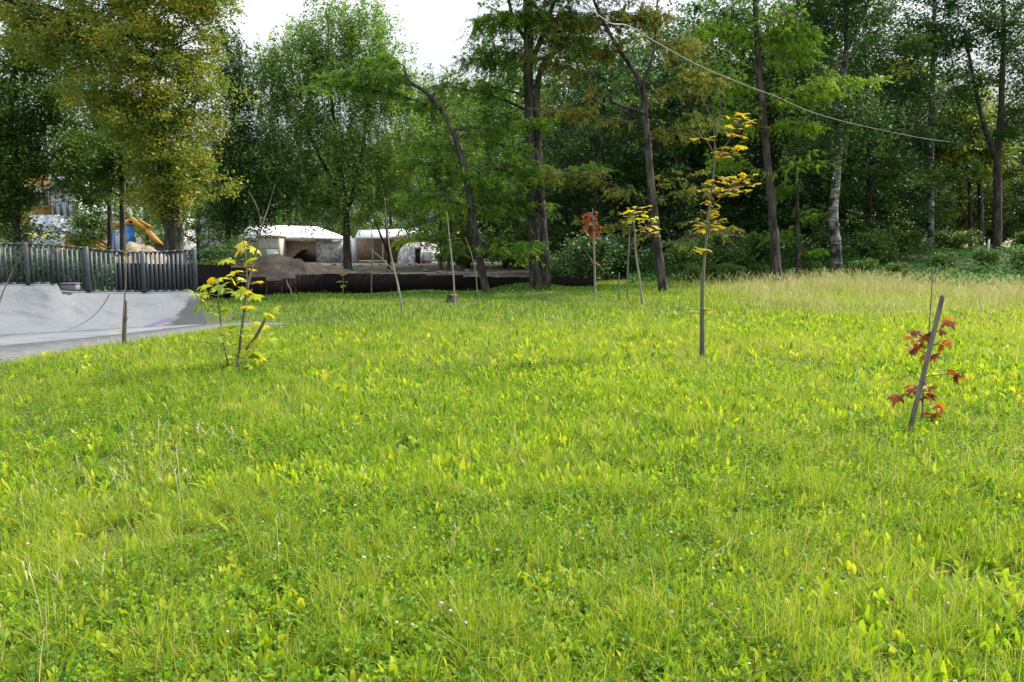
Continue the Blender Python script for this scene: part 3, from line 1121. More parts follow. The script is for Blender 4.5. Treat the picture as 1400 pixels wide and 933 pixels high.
# --- leaning larch
ptree('larch_tree', 'leaning larch whose bowed top arches over to the left', 'tree', 26.6,
      [(666, 406, 15), (655, 350, 13), (645, 290, 11.5), (632, 220, 10), (612, 165, 8.5), (584, 128, 7), (560, 112, 6), (552, 90, 4)],
      [(500, 95, 60, 20, 1.3), (545, 75, 34, 14), (455, 110, 44, 18), (560, 105, 30, 12, .6), (600, 190, 52, 26, .6), (690, 215, 60, 34), (600, 260, 60, 30, .8),
       (700, 160, 50, 24, .9), (605, 140, 40, 18, .9), (640, 240, 46, 22, .9), (575, 215, 40, 18, .8), (690, 270, 60, 30), (590, 320, 50, 22, .7), (690, 330, 52, 24, .9), (650, 170, 40, 20, .7)],
      'larch', 'bark_larch', 'leaf_larch', 80000, .105, 109, tintm=.5, limb=.045)

# --- big twin-stemmed tree in the middle
ptree('twin_trunk_larch', 'tall rough-barked larch, two parallel trunks at the centre of the meadow edge', 'tree', 27.5,
      [(733, 400, 24), (729, 300, 20), (724, 180, 18), (722, 60, 16), (722, -60, 13), (725, -200, 8)],
      [(700, 60, 50, 40, .8), (650, 110, 60, 22, .7), (690, 20, 44, 34), (760, 40, 50, 34, .7), (700, 150, 44, 24, .6), (770, 230, 60, 18, .5), (690, -60, 90, 50), (760, -90, 90, 50), (720, -180, 60, 60),
       (672, 190, 40, 22, .6), (745, 85, 30, 20, .6), (735, 15, 50, 30, 1), (672, 70, 44, 28, 1), (690, 110, 40, 22, .9), (775, 10, 40, 26, 1)],
      'larch', 'bark_larch', 'leaf_larch', 115000, .11, 110, extra=[[(747, 396, 17), (742, 300, 14), (735, 190, 12), (738, 100, 10), (770, 60, 7), (800, 20, 4)], [(722, 95, 10), (745, 40, 8), (765, -20, 6)], [(722, 60, 8), (700, 20, 6), (690, -40, 4)]], tintm=.42, limb=.06)

# --- larch with crooked boughs, right of centre
ptree('larch_tree', 'larch with crooked spreading boughs behind the yellow-topped sapling', 'tree', 27,
      [(908, 401, 18), (898, 330, 15), (890, 250, 13), (883, 170, 11), (876, 115, 9), (848, 70, 7), (822, 25, 5), (800, -30, 3)],
      [(800, 30, 60, 26, 1.3), (850, 20, 60, 24, 1.3), (765, 62, 46, 20, 1.1), (835, 65, 40, 20, 1.0), (905, 60, 50, 22, .6), (790, 150, 60, 18, .7), (930, 170, 50, 18, .7), (800, 235, 60, 16, .8), (950, 100, 50, 24, .9), (960, 310, 50, 12, .7), (830, 300, 44, 14, .5),
       (930, 250, 40, 20, .5), (860, -40, 80, 40), (780, -50, 60, 40)],
      'larch', 'bark_larch', 'leaf_larch_dull', 80000, .115, 111, extra=[[(884, 155, 7), (845, 143, 5), (835, 135, 4), (850, 115, 2)], [(876, 120, 6), (888, 90, 5), (895, 60, 4), (900, -30, 2)]], tintm=.62, limb=.045)

# --- bright larch
ptree('larch_tree', 'bright green larch with a straight bare trunk left of the white birch', 'tree', 33,
      [(1064, 389, 17), (1057, 300, 14), (1047, 200, 12), (1038, 100, 10), (1032, 0, 8), (1028, -120, 4)],
      [(1060, 25, 50, 36, 1.2), (1085, 60, 34, 26), (1000, 40, 50, 26), (985, 90, 50, 22), (1090, 120, 56, 20, 1.3), (1150, 103, 52, 18, 1.3), (1085, 165, 40, 20, .9), (1000, 150, 50, 24, .7), (1030, -60, 70, 50), (1000, 210, 44, 22, .6), (1100, 215, 30, 16, .5)],
      'larch', 'bark_larch', 'leaf_larch', 75000, .12, 112, tintm=.88, limb=.05)
ptree('larch_tree', 'young feathery larch between the bright larch and the white birch', 'tree', 36,
      [(1092, 385, 9), (1091, 320, 8), (1089, 250, 6), (1088, 190, 3)],
      [(1085, 255, 28, 16), (1105, 290, 28, 14), (1078, 320, 26, 14), (1100, 340, 26, 12), (1095, 220, 22, 14)],
      'larch', 'bark_larch', 'leaf_larch', 14000, .12, 113, tintm=.45, limb=.03)

# --- white birch
ptree('birch_tree', 'white-barked birch with a lumpy trunk at the edge of the wood', 'tree', 36,
      [(1145, 386, 19), (1143, 340, 17), (1139, 300, 18), (1141, 270, 15), (1147, 200, 13), (1150, 130, 11), (1157, 70, 9), (1156, 0, 7), (1158, -120, 4)],
      [(1130, 20, 44, 40, .6), (1190, 10, 40, 30, .6), (1100, 60, 36, 36, .5), (1140, 150, 50, 36, .6), (1150, -60, 80, 50), (1110, 195, 40, 28, .6), (1190, 150, 40, 30, .5)],
      'birch', 'bark_birch', 'leaf_dark', 27000, .15, 114, extra=[[(1157, 70, 6), (1172, 40, 5), (1188, 0, 4), (1200, -50, 3)]], spread=.4, tintm=.5, limb=.03)

# --- trees of the right-hand wood one can tell apart
ptree('wood_tree', 'dark tall tree with pale patches on its trunk inside the right-hand wood', 'tree', 45,
      [(1272, 347, 13), (1272, 280, 11), (1273, 200, 10), (1275, 100, 8), (1278, 0, 6)],
      [(1260, 60, 40, 40), (1300, 40, 36, 40), (1280, -30, 70, 40), (1235, 120, 34, 40, .8), (1310, 120, 34, 30, .7)],
      'broad', 'bark_birch', 'leaf_dark', 17000, .18, 115, spread=.4, tintm=.45)
ptree('wood_tree', 'tree at the right edge of the wood with a V-shaped fork low on its trunk', 'tree', 44,
      [(1363, 348, 14), (1364, 280, 13), (1364, 215, 12), (1369, 140, 9), (1372, 40, 7), (1372, -60, 4)],
      [(1350, 30, 44, 44), (1395, 60, 40, 60), (1330, 110, 30, 34, .6), (1385, 165, 34, 30, .7), (1420, 140, 44, 60), (1360, -50, 80, 40)],
      'broad', 'bark_dark', 'leaf_dark', 20000, .18, 116, extra=[[(1363, 222, 9), (1345, 170, 7), (1331, 110, 6), (1318, 40, 4)]], spread=.42, tintm=.5)
ptree('wood_tree', 'thin dark tree standing close left of the V-forked tree', 'tree', 50,
      [(1342, 345, 9), (1341, 290, 8), (1337, 230, 7), (1333, 160, 4)],
      [(1320, 180, 30, 30), (1345, 210, 30, 26), (1310, 230, 26, 20)],
      'broad', 'bark_dark', 'leaf_wood', 12000, .2, 117, spread=.4, tintm=.7)
ptree('wood_tree', 'thinnest dark tree of the three at the right edge of the wood', 'tree', 51,
      [(1327, 345, 7), (1326, 290, 6), (1325, 230, 5), (1322, 160, 3)],
      [(1300, 200, 28, 26), (1320, 150, 26, 26)],
      'broad', 'bark_dark', 'leaf_wood', 9000, .2, 118, spread=.4, tintm=.75)


# ------------------------------------------------------------------ background trees: a few prototypes, then copies
def copy_tree(root, name, label, cat, loc, rz, sc, group):
    c = root.copy()
    COL.objects.link(c)
    c.location = [float(v) for v in loc]
    c.rotation_euler = (0, 0, rz)
    c.scale = sc
    tag(c, label, cat, group)
    for ch in root.children:
        d = ch.copy()
        COL.objects.link(d)
        d.parent = c
    return c


def proto_tree(seed, H, W, leaf, bark, nleaf, lsize, style='broad', low=.12, tintm=.5):
    g = np.random.default_rng(seed)
    b = np.array([0, 0, -.1])
    tr = np.array([[0, 0, -.1, .26], [g.normal(0, .1), g.normal(0, .1), H * .3, .2], [g.normal(0, .3), g.normal(0, .3), H * .6, .13], [g.normal(0, .4), g.normal(0, .4), H * .92, .04]])
    lobes = []
    k = 15
    for i in range(k):
        t = (i + .5) / k
        z = H * (low + (1 - low) * t * .95)
        prof = math.sin(math.pi * min(1, .18 + .78 * t)) ** .7
        a = i * 2.4 + g.uniform(-.5, .5)
        rr = W * .55 * prof * g.uniform(.5, 1.0)
        s = W * .34 * (.55 + .6 * prof) * g.uniform(.8, 1.2)
        lobes.append((np.array([math.cos(a) * rr, math.sin(a) * rr, z]), np.array([s, s, s * .8]), 1.0))
    return tr, lobes, style, bark, leaf, nleaf, lsize, seed, tintm


def spot(px, Y):
    x = (px - 700) / F * Y
    return np.array([x, Y, float(ground_h(x, Y))])


# right wood (maples, limes): label by depth band and neighbours
wood_spots = [
    # px, Y, proto, height scale, label
    (770, 47, 0, .80, 'rounded dark tree right behind the twin trunks'),
    (815, 43, 1, .78, 'dark tree filling the gap behind the red-leaved sapling'),
    (865, 49, 2, .85, 'dark leafy tree behind the yellow-topped sapling'),
    (925, 44, 0, .80, 'dark tree just right of the crooked larch'),
    (975, 47, 1, .95, 'deep green tree behind the staked yellow maple sapling'),
    (1022, 52, 2, 1.05, 'tall dark tree behind the bright larch trunk'),
    (1075, 45, 0, .85, 'dark tree between the bright larch and the white birch'),
    (1120, 52, 1, 1.05, 'tall dark tree behind the young feathery larch'),
    (1180, 44, 2, .80, 'dark tree at the right side of the white birch'),
    (1215, 51, 0, .78, 'dark tree between the white birch and the patch-barked tree'),
    (1250, 60, 3, 1.0, 'yellowish sunlit tree deep in the wood left of the patch-barked tree'),
    (1305, 58, 3, .85, 'yellowish tree deep in the wood right of the patch-barked tree'),
    (1350, 66, 3, .9, 'yellow-green tree seen through the V-forked tree'),
    (1415, 56, 1, .9, 'dark tree at the extreme right end of the wood'),
    (1400, 74, 3, 1.0, 'far yellow-green tree by the right edge of the wood'),
]
back_spots = [(800, 62), (850, 70), (905, 60), (960, 66), (1005, 72), (1060, 63), (1110, 70), (1165, 62), (1205, 72), (1275, 78), (1330, 82), (1385, 88), (1440, 70), (1480, 60)]
protos = []
for k, spec in enumerate([proto_tree(201, 16, 8.0, 'leaf_dark', 'bark_dark', 21000, .25, low=.08), proto_tree(202, 17, 7.5, 'leaf_dark', 'bark_dark', 19000, .25, low=.06, tintm=.4),
                          proto_tree(203, 17, 7.5, 'leaf_wood', 'bark_dark', 18000, .26, low=.10, tintm=.35), proto_tree(204, 15, 7.0, 'leaf_wood', 'bark_dark', 10000, .25, low=.12, tintm=.8),
                          proto_tree(205, 17, 8.5, 'leaf_birch', 'bark_dark', 19000, .28, 'birch', low=.18, tintm=.45), proto_tree(206, 16, 8.5, 'leaf_green', 'bark_dark', 18000, .27, low=.14, tintm=.6)]):
    protos.append(spec)
used = {}


def place_tree(k, p, sc, name, label, group, rz=None):
    tr, lobes, style, bark, leaf, nleaf, lsize, seed, tm = protos[k]
    rz = rng.uniform(0, 6.28) if rz is None else rz
    if k not in used:
        o = make_tree(name, label, 'tree', [tr], lobes, style, bark, leaf, nleaf, lsize, seed, group, spread=.5, tintm=tm)
        o.location = [float(v) for v in p]
        o.rotation_euler = (0, 0, rz)
        o.scale = (sc, sc, sc)
        used[k] = o
    else:
        copy_tree(used[k], name, label, 'tree', p, rz, (sc, sc, sc), group)


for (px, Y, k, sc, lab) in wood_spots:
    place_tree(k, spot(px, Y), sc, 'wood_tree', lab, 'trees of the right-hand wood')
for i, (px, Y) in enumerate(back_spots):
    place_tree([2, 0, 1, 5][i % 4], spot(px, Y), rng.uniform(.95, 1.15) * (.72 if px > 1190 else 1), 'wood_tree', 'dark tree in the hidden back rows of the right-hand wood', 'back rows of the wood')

# trees beyond and beside the building site
site_trees = [
    (-40, 60, 5, .85, 'bushy tree at the far left edge beyond the orange house'),
    (-8, 108, 4, .9, 'pale drooping tree behind the orange house'),
    (128, 108, 5, .95, 'green tree right of the grey gabled house'),
    (205, 80, 4, 1.0, 'drooping tree behind the excavator arm'),
    (275, 74, 5, .85, 'green tree right behind the big poplar trunk'),
    (345, 100, 4, 1.0, 'distant birch behind the white pavilion roof'),
    (400, 112, 5, 1.1, 'distant green tree left of the large drooping birch trunk'),
    (470, 118, 4, 1.2, 'distant birch behind the large drooping birch'),
    (535, 104, 4, 1.05, 'distant birch behind the timber shed'),
    (628, 72, 4, .98, 'birch standing to the right behind the graffiti dome'),
    (640, 60, 5, .92, 'leafy tree behind the leaning larch trunk'),
    (692, 64, 4, 1.02, 'birch between the leaning larch and the twin trunks'),
    (745, 72, 4, 1.0, 'birch showing right of the twin trunks'),
    (790, 58, 5, .80, 'green tree at the far corner of the brown sheet fence'),
]
for (px, Y, k, sc, lab) in site_trees:
    place_tree(k, spot(px, Y), sc, 'distant_tree', lab, 'trees round the building site')

# ------------------------------------------------------------------ shrubs under the wood
shrub_used = {}


def shrub(k, p, sc, label, group):
    if k not in shrub_used:
        g = np.random.default_rng(300 + k)
        tr = [np.array([[0, 0, -.05, .05], [g.normal(0, .1), 0, .5, .035], [g.normal(0, .25), g.normal(0, .2), 1.3, .012]]) for _ in range(4)]
        lobes = [(np.array([g.uniform(-.9, .9), g.uniform(-.7, .7), g.uniform(.35, 1.6)]), np.array([.6, .6, .45]) * g.uniform(.8, 1.2), 1.0) for _ in range(9)]
        o = make_tree('shrub', label, 'shrub', tr, lobes, 'broad', 'bark_dark', ['leaf_dark', 'leaf_green', 'leaf_wood'][k], 4200, .15, 310 + k, group, spread=.26, limb=.02, tintm=[.5, .5, .55][k])
        o.location = [float(v) for v in p]
        o.scale = (sc, sc, sc)
        shrub_used[k] = o
    else:
        copy_tree(shrub_used[k], 'shrub', label, 'shrub', p, rng.uniform(0, 6.28), (sc * rng.uniform(.9, 1.2), sc, sc * rng.uniform(.85, 1.1)), group)


for i, (px, Y, sc, k, lab) in enumerate([
    (775, 37, 1.0, 0, 'dark shrub at the right end of the brown sheet fence'),
    (815, 35, 1.1, 0, 'dark shrub behind the red-leaved sapling'),
    (855, 37, 1.2, 0, 'dark shrub behind the bare thin sapling stem'),
    (935, 36, 1.0, 1, 'green shrub right of the crooked larch foot'),
    (985, 37, 1.15, 0, 'shrub with dark leaves behind the staked maple sapling'),
    (1025, 38, 1.1, 1, 'green shrub left of the bright larch foot'),
    (1110, 40, 1.0, 0, 'dark shrub between the young larch and the birch'),
    (1185, 40, .9, 1, 'green shrub right of the white birch foot'),
    (1225, 42, .9, 2, 'shrub left of the patch-barked tree'),
    (1300, 45, .8, 2, 'shrub right of the patch-barked tree'),
    (1400, 47, .7, 2, 'yellowish shrub at the right end of the wood'),
    (70, 27, .75, 0, 'dark shrub showing over the left end of the picket fence'),
    (120, 28, .8, 1, 'green shrub behind the dip of the picket fence'),
    (-20, 27, .8, 1, 'green shrub at the extreme left behind the picket fence'),
    (950, 33.5, .42, 1, 'low leafy clump at the wood edge just left of the staked maple sapling'),
    (1000, 34.5, .5, 1, 'low leafy clump at the wood edge just right of the staked maple sapling'),
    (1035, 35.5, .4, 2, 'low weedy clump at the left of the bright larch foot'),
    (1110, 36.5, .45, 1, 'low leafy clump between the young larch and the white birch'),
    (1180, 36, .5, 1, 'low leafy clump to the right of the white birch foot'),
    (1225, 35.5, .5, 2, 'low weedy clump on the bank left of the thin bare stem'),
    (1290, 38, .55, 1, 'low leafy clump on the bank below the patch-barked tree'),
    (1345, 39, .55, 1, 'low leafy clump on the bank below the white post'),
    (1400, 38, .6, 1, 'low leafy clump on the bank at the right edge'),
    (30, 24.5, .7, 0, 'low dark shrub close behind the picket fence at the left'),
    (98, 25, .65, 0, 'low dark shrub close behind the picket fence before the dip'),
    (152, 26, .6, 1, 'low green shrub close behind the dip of the picket fence'),
    (-60, 25, .75, 0, 'dark shrub behind the picket fence outside the ramp curve'),
    (290, 35, 1.0, 0, 'dark shrub beside the dirt mound'),
    (335, 38, 1.0, 0, 'dark leafy shrub left of the plywood hut'),
    (600, 74, .55, 1, 'low green shrub at the foot of the graffiti dome'),
    (640, 62, 1.5, 1, 'green shrub behind the leaning larch foot'),
    (690, 58, 1.5, 1, 'green shrub seen between the leaning larch and the twin trunks'),
    (610, 96, 2.6, 0, 'large dark shrub far behind the graffiti dome'),
    (700, 92, 2.6, 0, 'large dark shrub far behind the twin trunks'),
    (765, 80, 2.2, 0, 'large dark shrub beyond the right end of the sheet fence'),
    (1240, 64, 2.2, 2, 'large yellow-green shrub deep in the wood left of the patch-barked tree'),
    (1300, 66, 2.2, 2, 'large yellow-green shrub deep in the wood right of the patch-barked tree'),
    (1345, 70, 2.4, 2, 'large sunlit shrub behind the small white post'),
    (1395, 72, 2.4, 2, 'large sunlit shrub behind the V-forked tree'),
    (1450, 70, 2.4, 2, 'large sunlit shrub beyond the right end of the wood'),
]):
    shrub(k, spot(px, Y), sc, lab, 'shrubs under the trees')

# ------------------------------------------------------------------ saplings, stakes, sticks
ML = []          # maple leaf outline
for a, r in [(-90, .12), (-60, .55), (-38, .38), (-12, .85), (0, .70), (18, .95), (30, .52), (48, .62), (62, .78), (75, .72), (90, 1.15)]:
    ML.append((math.cos(R(a)) * r, math.sin(R(a)) * r))
ML = ML + [(-x, y) for x, y in ML[-2:0:-1]]
ML = np.array(ML)


def maple_leaves(C, size, tint, tilt=.35, curl=.25):
    n, m = len(C), len(ML)
    az = rng.uniform(0, 2 * math.pi, n)
    nr = np.stack([rng.normal(0, tilt, n), rng.normal(0, tilt, n), np.ones(n)], 1)
    nr /= np.linalg.norm(nr, axis=1, keepdims=True)
    d = np.stack([np.cos(az), np.sin(az), np.zeros(n)], 1)
    d -= nr * (d * nr).sum(1, keepdims=True)
    d /= np.linalg.norm(d, axis=1, keepdims=True)
    s = np.cross(nr, d)
    o2 = np.vstack([[0, .25], ML]) * .5
    rr = (o2 ** 2).sum(1)
    V = C[:, None, :] + size[:, None, None] * (s[:, None, :] * o2[None, :, :1] + d[:, None, :] * o2[None, :, 1:] - nr[:, None, :] * (curl * rr * 2.0 + rng.normal(0, .02, (n, m + 1)))[:, :, None])
    T = np.array([(0, 1 + j, 1 + (j + 1) % m) for j in range(m)])
    T = (T[None] + (np.arange(n) * (m + 1))[:, None, None]).reshape(-1, 3)
    return V.reshape(-1, 3), T, np.repeat(tint, m + 1)


def sapling(name, label, base_px, stems, clusters, leaf, bark='bark_stick', lsize=.15, seed=1, Y=None, group='young saplings in the meadow', tilt=.35, curl=.25, depth=.25, tintm=.5, more=1.0):
    """stems: list of [(px, py, width px), ...]; clusters: (px, py, rx, ry, n[, tint])"""
    global rng
    keep = rng
    rng = np.random.default_rng(seed)
    b = G(*base_px)
    if Y is not None:
        b = P(*base_px, Y)
    Y = b[1]
    b[2] = float(ground_h(b[0], b[1]))
    root = empty(name, b, label, 'sapling', group)
    s = Y / F
    st = MB()
    first = True
    allp = []
    for tp in stems:
        arr = np.array([[*P(px, py, Y + (0 if first and i == 0 else rng.normal(0, .03))), w * s / 2 * .74] for i, (px, py, w) in enumerate(tp)])
        if first:
            arr[0, 2] = b[2] - .05
        pts = smooth_path(arr, 5 * len(arr))
        st.tube(pts[:, :3], np.maximum(pts[:, 3], .0022), 6, True)
        allp.append(pts)
        st.build('stem', M[bark], root, True, b)
        st = MB()
        first = False
    allp = np.vstack(allp)
    tw = st
    parts, Ts = [], []
    n0 = 0
    for cl in clusters:
        px, py, rx, ry, n = cl[:5]
        n = int(n * more)
        c = P(px, py, Y)
        C = c + np.stack([rng.uniform(-1, 1, n) * rx * s, rng.uniform(-1, 1, n) * depth, rng.uniform(-1, 1, n) * ry * s], 1)
        tm = cl[5] if len(cl) > 5 else tintm
        for q in C:
            k = int(np.argmin(np.linalg.norm(allp[:, :3] - q, axis=1) + 2 * np.maximum(0, allp[:, 2] - q[2] + .02)))
            tw.tube(bez(allp[k, :3], q, .02, 5), [.003, .0028, .0024, .002, .0016], 4, False)
        V, T, t = maple_leaves(C, lsize * rng.uniform(.65, 1.2, n), np.clip(rng.normal(tm, .22, n), 0, 1), tilt, curl)
        parts.append((V, T, t))
    if tw.V:
        tw.build('twigs', M[bark], root, True, b)
    if parts:
        V, T, t = join(parts)
        link('leaves', mk_mesh('leaves', V - b, None, T, {'tint': t}), M[leaf], root)
    rng = keep
    return root


def stake(label, a_px, b_px, wpx, mat='stake_wood', Y=None):
    a = G(*a_px) if Y is None else P(*a_px, Y)
    Yb = a[1]
    b = P(*b_px, Yb + .05)
    a[2] = float(ground_h(a[0], a[1])) - .05
    r = wpx * Yb / F / 2 * .85
    pts = np.array([a + (b - a) * t for t in (0, .3, .7, .985, 1)])
    mb = MB().tube(pts, [r * 1.02, r, r * .97, r * .95, r * .8], 8, True, .03)
    o = mb.build('stake', M[mat], None, False, a)
    if wpx > 4:
        t = .62 if wpx < 7 else .42
        c = (b - a) * t
        k = np.linspace(0, 2 * math.pi, 13)
        for dz in (0, .018):
            ring = np.stack([c[0] + np.cos(k) * r * 1.25 + .01, c[1] + np.sin(k) * r * 1.25, c[2] + dz + .012 * np.sin(k)], 1)
            tie = MB().tube(ring, .0045, 5, False)
            tie.build('tie', M['tie'], o)
    return tag(o, label, 'stake', 'wooden stakes beside the saplings')


M['stake_wood'] = solid('stake_wood', [(.32, (.07, .062, .05)), (.5, (.16, .145, .12)), (.7, (.26, .24, .20))], 26, .9, .8, 60, (1, 1, .06))
M['tie'] = solid('tie_cord', [(.3, (.05, .045, .04)), (.7, (.12, .11, .09))], 30, .8)

# staked yellow maple right of centre
sapling('maple_sapling', 'tall thin maple sapling with tiers of golden leaves tied to a stake', (962, 486),
        [[(962, 486, 5.4), (961, 400, 4.8), (964, 345, 4.8), (969, 290, 4), (976, 235, 3.2), (977, 195, 2.2), (973, 165, 1.2), (960, 135, .8)],
         [(977, 215, 2), (968, 196, 1.5), (958, 186, 1.0)], [(977, 218, 2), (995, 195, 1.6), (1004, 175, 1.1)], [(975, 208, 1.6), (955, 170, 1.1), (948, 150, .7)],
         [(969, 290, 2), (985, 270, 1.6), (1000, 255, 1)], [(978, 180, 1.2), (985, 150, .8), (983, 120, .6)], [(976, 240, 1.5), (1000, 247, 1.2), (1022, 244, .9)]],
        [(1014, 161, 18, 7, 9), (1008, 176, 18, 8, 9), (962, 188, 12, 3, 5, .8), (992, 210, 20, 7, 10, .7), (990, 244, 26, 6, 13), (1018, 244, 12, 6, 5), (985, 262, 24, 7, 14), (1000, 257, 30, 6, 8), (968, 283, 10, 8, 6, .6),
         (966, 306, 20, 9, 13, .75), (978, 296, 8, 7, 4), (959, 341, 7, 3, 4, .8), (960, 427, 16, 7, 5, .85)],
        'leaf_yellow', 'bark_stick', .18, 401, tintm=.66, tilt=.22, depth=.3, more=1.25)
stake('grey wooden stake tied beside the tall golden-leaved maple sapling', (958.5, 486), (960, 374), 5.0)

# maple bush left
sapling('maple_sapling', 'bushy maple sapling with large lime-green leaves at the left of the meadow', (318, 517),
        [[(322, 517, 6), (327, 480, 5.5), (332, 440, 5), (339, 390, 4.4), (350, 345, 3.4), (358, 310, 2.6), (368, 280, 1.8), (376, 252, 1)],
         [(330, 460, 4), (337, 400, 3.4), (336, 350, 2.4), (333, 330, 1.6), (336, 312, 1)], [(358, 312, 2), (352, 285, 1.6), (340, 262, 1)],
         [(312, 500, 3.5), (306, 470, 3), (301, 435, 2.4), (297, 410, 1.6)], [(335, 480, 4), (350, 460, 6), (362, 438, 5.4), (366, 430, 2.5)], [(301, 440, 2), (298, 400, 1.6), (294, 385, 1)]],
        [(293, 382, 16, 8, 5, .5), (280, 404, 16, 9, 6, .5), (308, 398, 18, 8, 6, .4), (300, 424, 20, 8, 6, .35), (335, 371, 8, 4, 3, .88), (348, 408, 9, 10, 4, .75), (330, 402, 8, 6, 3, .5), (372, 427, 8, 6, 3, .7), (338, 386, 14, 5, 4, .75),
         (330, 356, 14, 3, 3, .9), (332, 340, 10, 4, 3, .95), (320, 447, 26, 8, 6, .3), (300, 460, 18, 8, 5, .35), (340, 452, 16, 8, 5, .55), (358, 462, 10, 8, 4, .65), (330, 470, 20, 8, 6, .4), (350, 485, 14, 7, 5, .5), (318, 485, 20, 9, 6, .35), (336, 500, 24, 8, 6, .25)],
        'leaf_lime', 'bark_stick', .23, 402, tilt=.5, depth=.28, tintm=.3, curl=.45, more=1.15)

# rust-leaved sapling with leaning stake, right
sapling('maple_sapling', 'withered little maple sapling with curled rust-brown leaves by the leaning stake', (1261, 583),
        [[(1260, 583, 4), (1262, 540, 3.6), (1266, 505, 3.2), (1270, 455, 2.6), (1273, 410, 2.2), (1275, 372, 1.8)], [(1275, 382, 1.4), (1281, 376, 1), (1287, 368, .6)], [(1274, 384, 1.2), (1268, 378, .8)]],
        [(1256, 460, 12, 4, 5), (1250, 474, 11, 5, 4, .4), (1272, 484, 9, 4, 4, .55), (1292, 466, 10, 4, 4, .6), (1280, 454, 10, 3, 3, .3), (1312, 511, 9, 4, 3, .35), (1246, 529, 8, 3, 3, .3), (1232, 540, 5, 3, 2, .3), (1273, 529, 6, 4, 3, .3), (1272, 542, 7, 4, 3, .3),
         (1291, 555, 6, 4, 2, .9), (1268, 567, 5, 3, 2, .2), (1297, 435, 6, 3, 2, 1.0)],
        'leaf_rust', 'bark_stick', .16, 403, tilt=.55, depth=.06, curl=.75, tintm=.55)
stake('bare grey stake leaning to the right beside the rust-leaved sapling', (1239, 606), (1289, 404), 8)

# left sapling by the path
sapling('bare_sapling', 'nearly bare thin sapling on the verge by the skate ramp', (168, 474),
        [[(167, 474, 3.5), (169, 430, 3.2), (172, 380, 2.6), (172, 330, 2), (170, 290, 1.4), (171, 250, .8)], [(171, 345, 1), (185, 338, .8), (200, 345, .6)]],
        [(158, 456, 8, 4, 3, .5), (176, 349, 10, 4, 2, .4)], 'leaf_lime', 'bark_stick', .11, 404)
stake('short grey stake beside the bare sapling on the path verge', (170.5, 474), (172, 411), 4.5)

sapling('bare_sapling', 'bent thin sapling with a few pale leaves at the left edge by the ramp', (-14, 466),
        [[(-14, 466, 3.4), (0, 412, 3), (14, 378, 2.6), (28, 350, 2.2), (45, 322, 1.4), (48, 300, .8)], [(27, 352, 1.2), (50, 338, 1), (68, 338, .7), (80, 343, .5)]],
        [(56, 322, 12, 3, 5, .6), (74, 340, 8, 3, 3, .8), (82, 318, 8, 5, 3, .6)], 'leaf_lime', 'bark_stick', .13, 405)

# saplings along the far edge
sapling('maple_sapling', 'thin sapling with a drooping tuft of red-brown leaves before the dark shrubs', (813, 409),
        [[(814, 409, 4), (813, 370, 3.6), (812, 335, 3), (811, 305, 2), (810, 285, 1)], [(812, 362, 1.4), (806, 352, 1), (802, 345, .7)]],
        [(808, 296, 9, 6, 22), (810, 308, 9, 7, 24), (812, 322, 7, 6, 14), (813, 360, 5, 2, 4)], 'leaf_red', 'bark_pale', .19, 406, tilt=.9, curl=.6, depth=.3)
sapling('maple_sapling', 'slightly bent sapling with a flat yellow-green crown before the crooked larch', (878, 419),
        [[(879, 419, 4.4), (874, 380, 4), (869, 345, 3.4), (868, 318, 2.6), (866, 298, 1.6), (868, 286, 1)], [(868, 318, 2), (878, 312, 1.6), (890, 308, 1)], [(868, 330, 1.4), (880, 326, 1), (886, 322, .6)]],
        [(874, 286, 14, 4, 12), (866, 293, 16, 4, 12), (880, 299, 20, 4, 16, .6), (864, 302, 12, 3, 8), (885, 313, 14, 5, 12), (890, 319, 8, 4, 5)], 'leaf_lime', 'bark_pale', .21, 407, tilt=.22, tintm=.82, depth=.4)
sapling('bare_sapling', 'bare thin stem left of the yellow-green flat-crowned sapling', (858, 411), [[(858, 411, 3), (858, 370, 2.6), (860, 335, 2.2), (861, 310, 1)]], [], 'leaf_lime', 'bark_stick', .1, 408)
stake('thin pale stake between the red-leaved sapling and the bare stem', (846, 411), (846.5, 373), 2.2)
sapling('bare_sapling', 'leaning pale bare sapling before the timber shed', (551, 432),
        [[(551, 432, 4), (545, 395, 3.8), (538, 365, 3.4), (532, 335, 2.4), (528, 300, 1.4), (526, 270, .8)], [(540, 372, 1.6), (520, 352, 1.2), (505, 340, .8)]], [], 'leaf_lime', 'bark_pale', .1, 409)
sapling('bare_sapling', 'pale upright bare sapling left of the leaning larch foot', (621, 422), [[(622, 422, 3.2), (620, 380, 2.8), (616, 340, 2.4), (611, 290, 1.2)]], [(618, 325, 10, 8, 4)], 'leaf_lime', 'bark_pale', .12, 410)
sapling('bare_sapling', 'thin bare sapling close by the foot of the leaning larch', (653, 420), [[(653, 420, 2.4), (651, 380, 2), (645, 350, 1.8), (636, 325, 1)]], [], 'leaf_lime', 'bark_stick', .1, 411)
sapling('bare_sapling', 'straight brown bare sapling before the brown sheet fence', (508, 407), [[(508, 407, 2.6), (508, 380, 2.4), (509, 350, 2), (508, 310, 1)]], [(503, 322, 8, 6, 3)], 'leaf_lime', 'bark_stick', .12, 412)
sapling('maple_sapling', 'tiny sapling with three small tiers of yellow leaves before the brown fence', (469, 402), [[(469, 402, 2.4), (469, 390, 2), (469, 376, 1.4)]], [(469, 375, 8, 1.5, 8), (469, 385, 6, 1.2, 6), (470, 391, 6, 1.2, 6)], 'leaf_lime', 'bark_stick', .15, 413, tilt=.2, tintm=.8)
sapling('bare_sapling', 'crooked bare white twig standing before the dirt mound', (399, 407), [[(399, 407, 3), (398, 398, 2.8), (394, 390, 2.4), (392, 383, 1.4)]], [], 'leaf_lime', 'bark_pale', .1, 414)


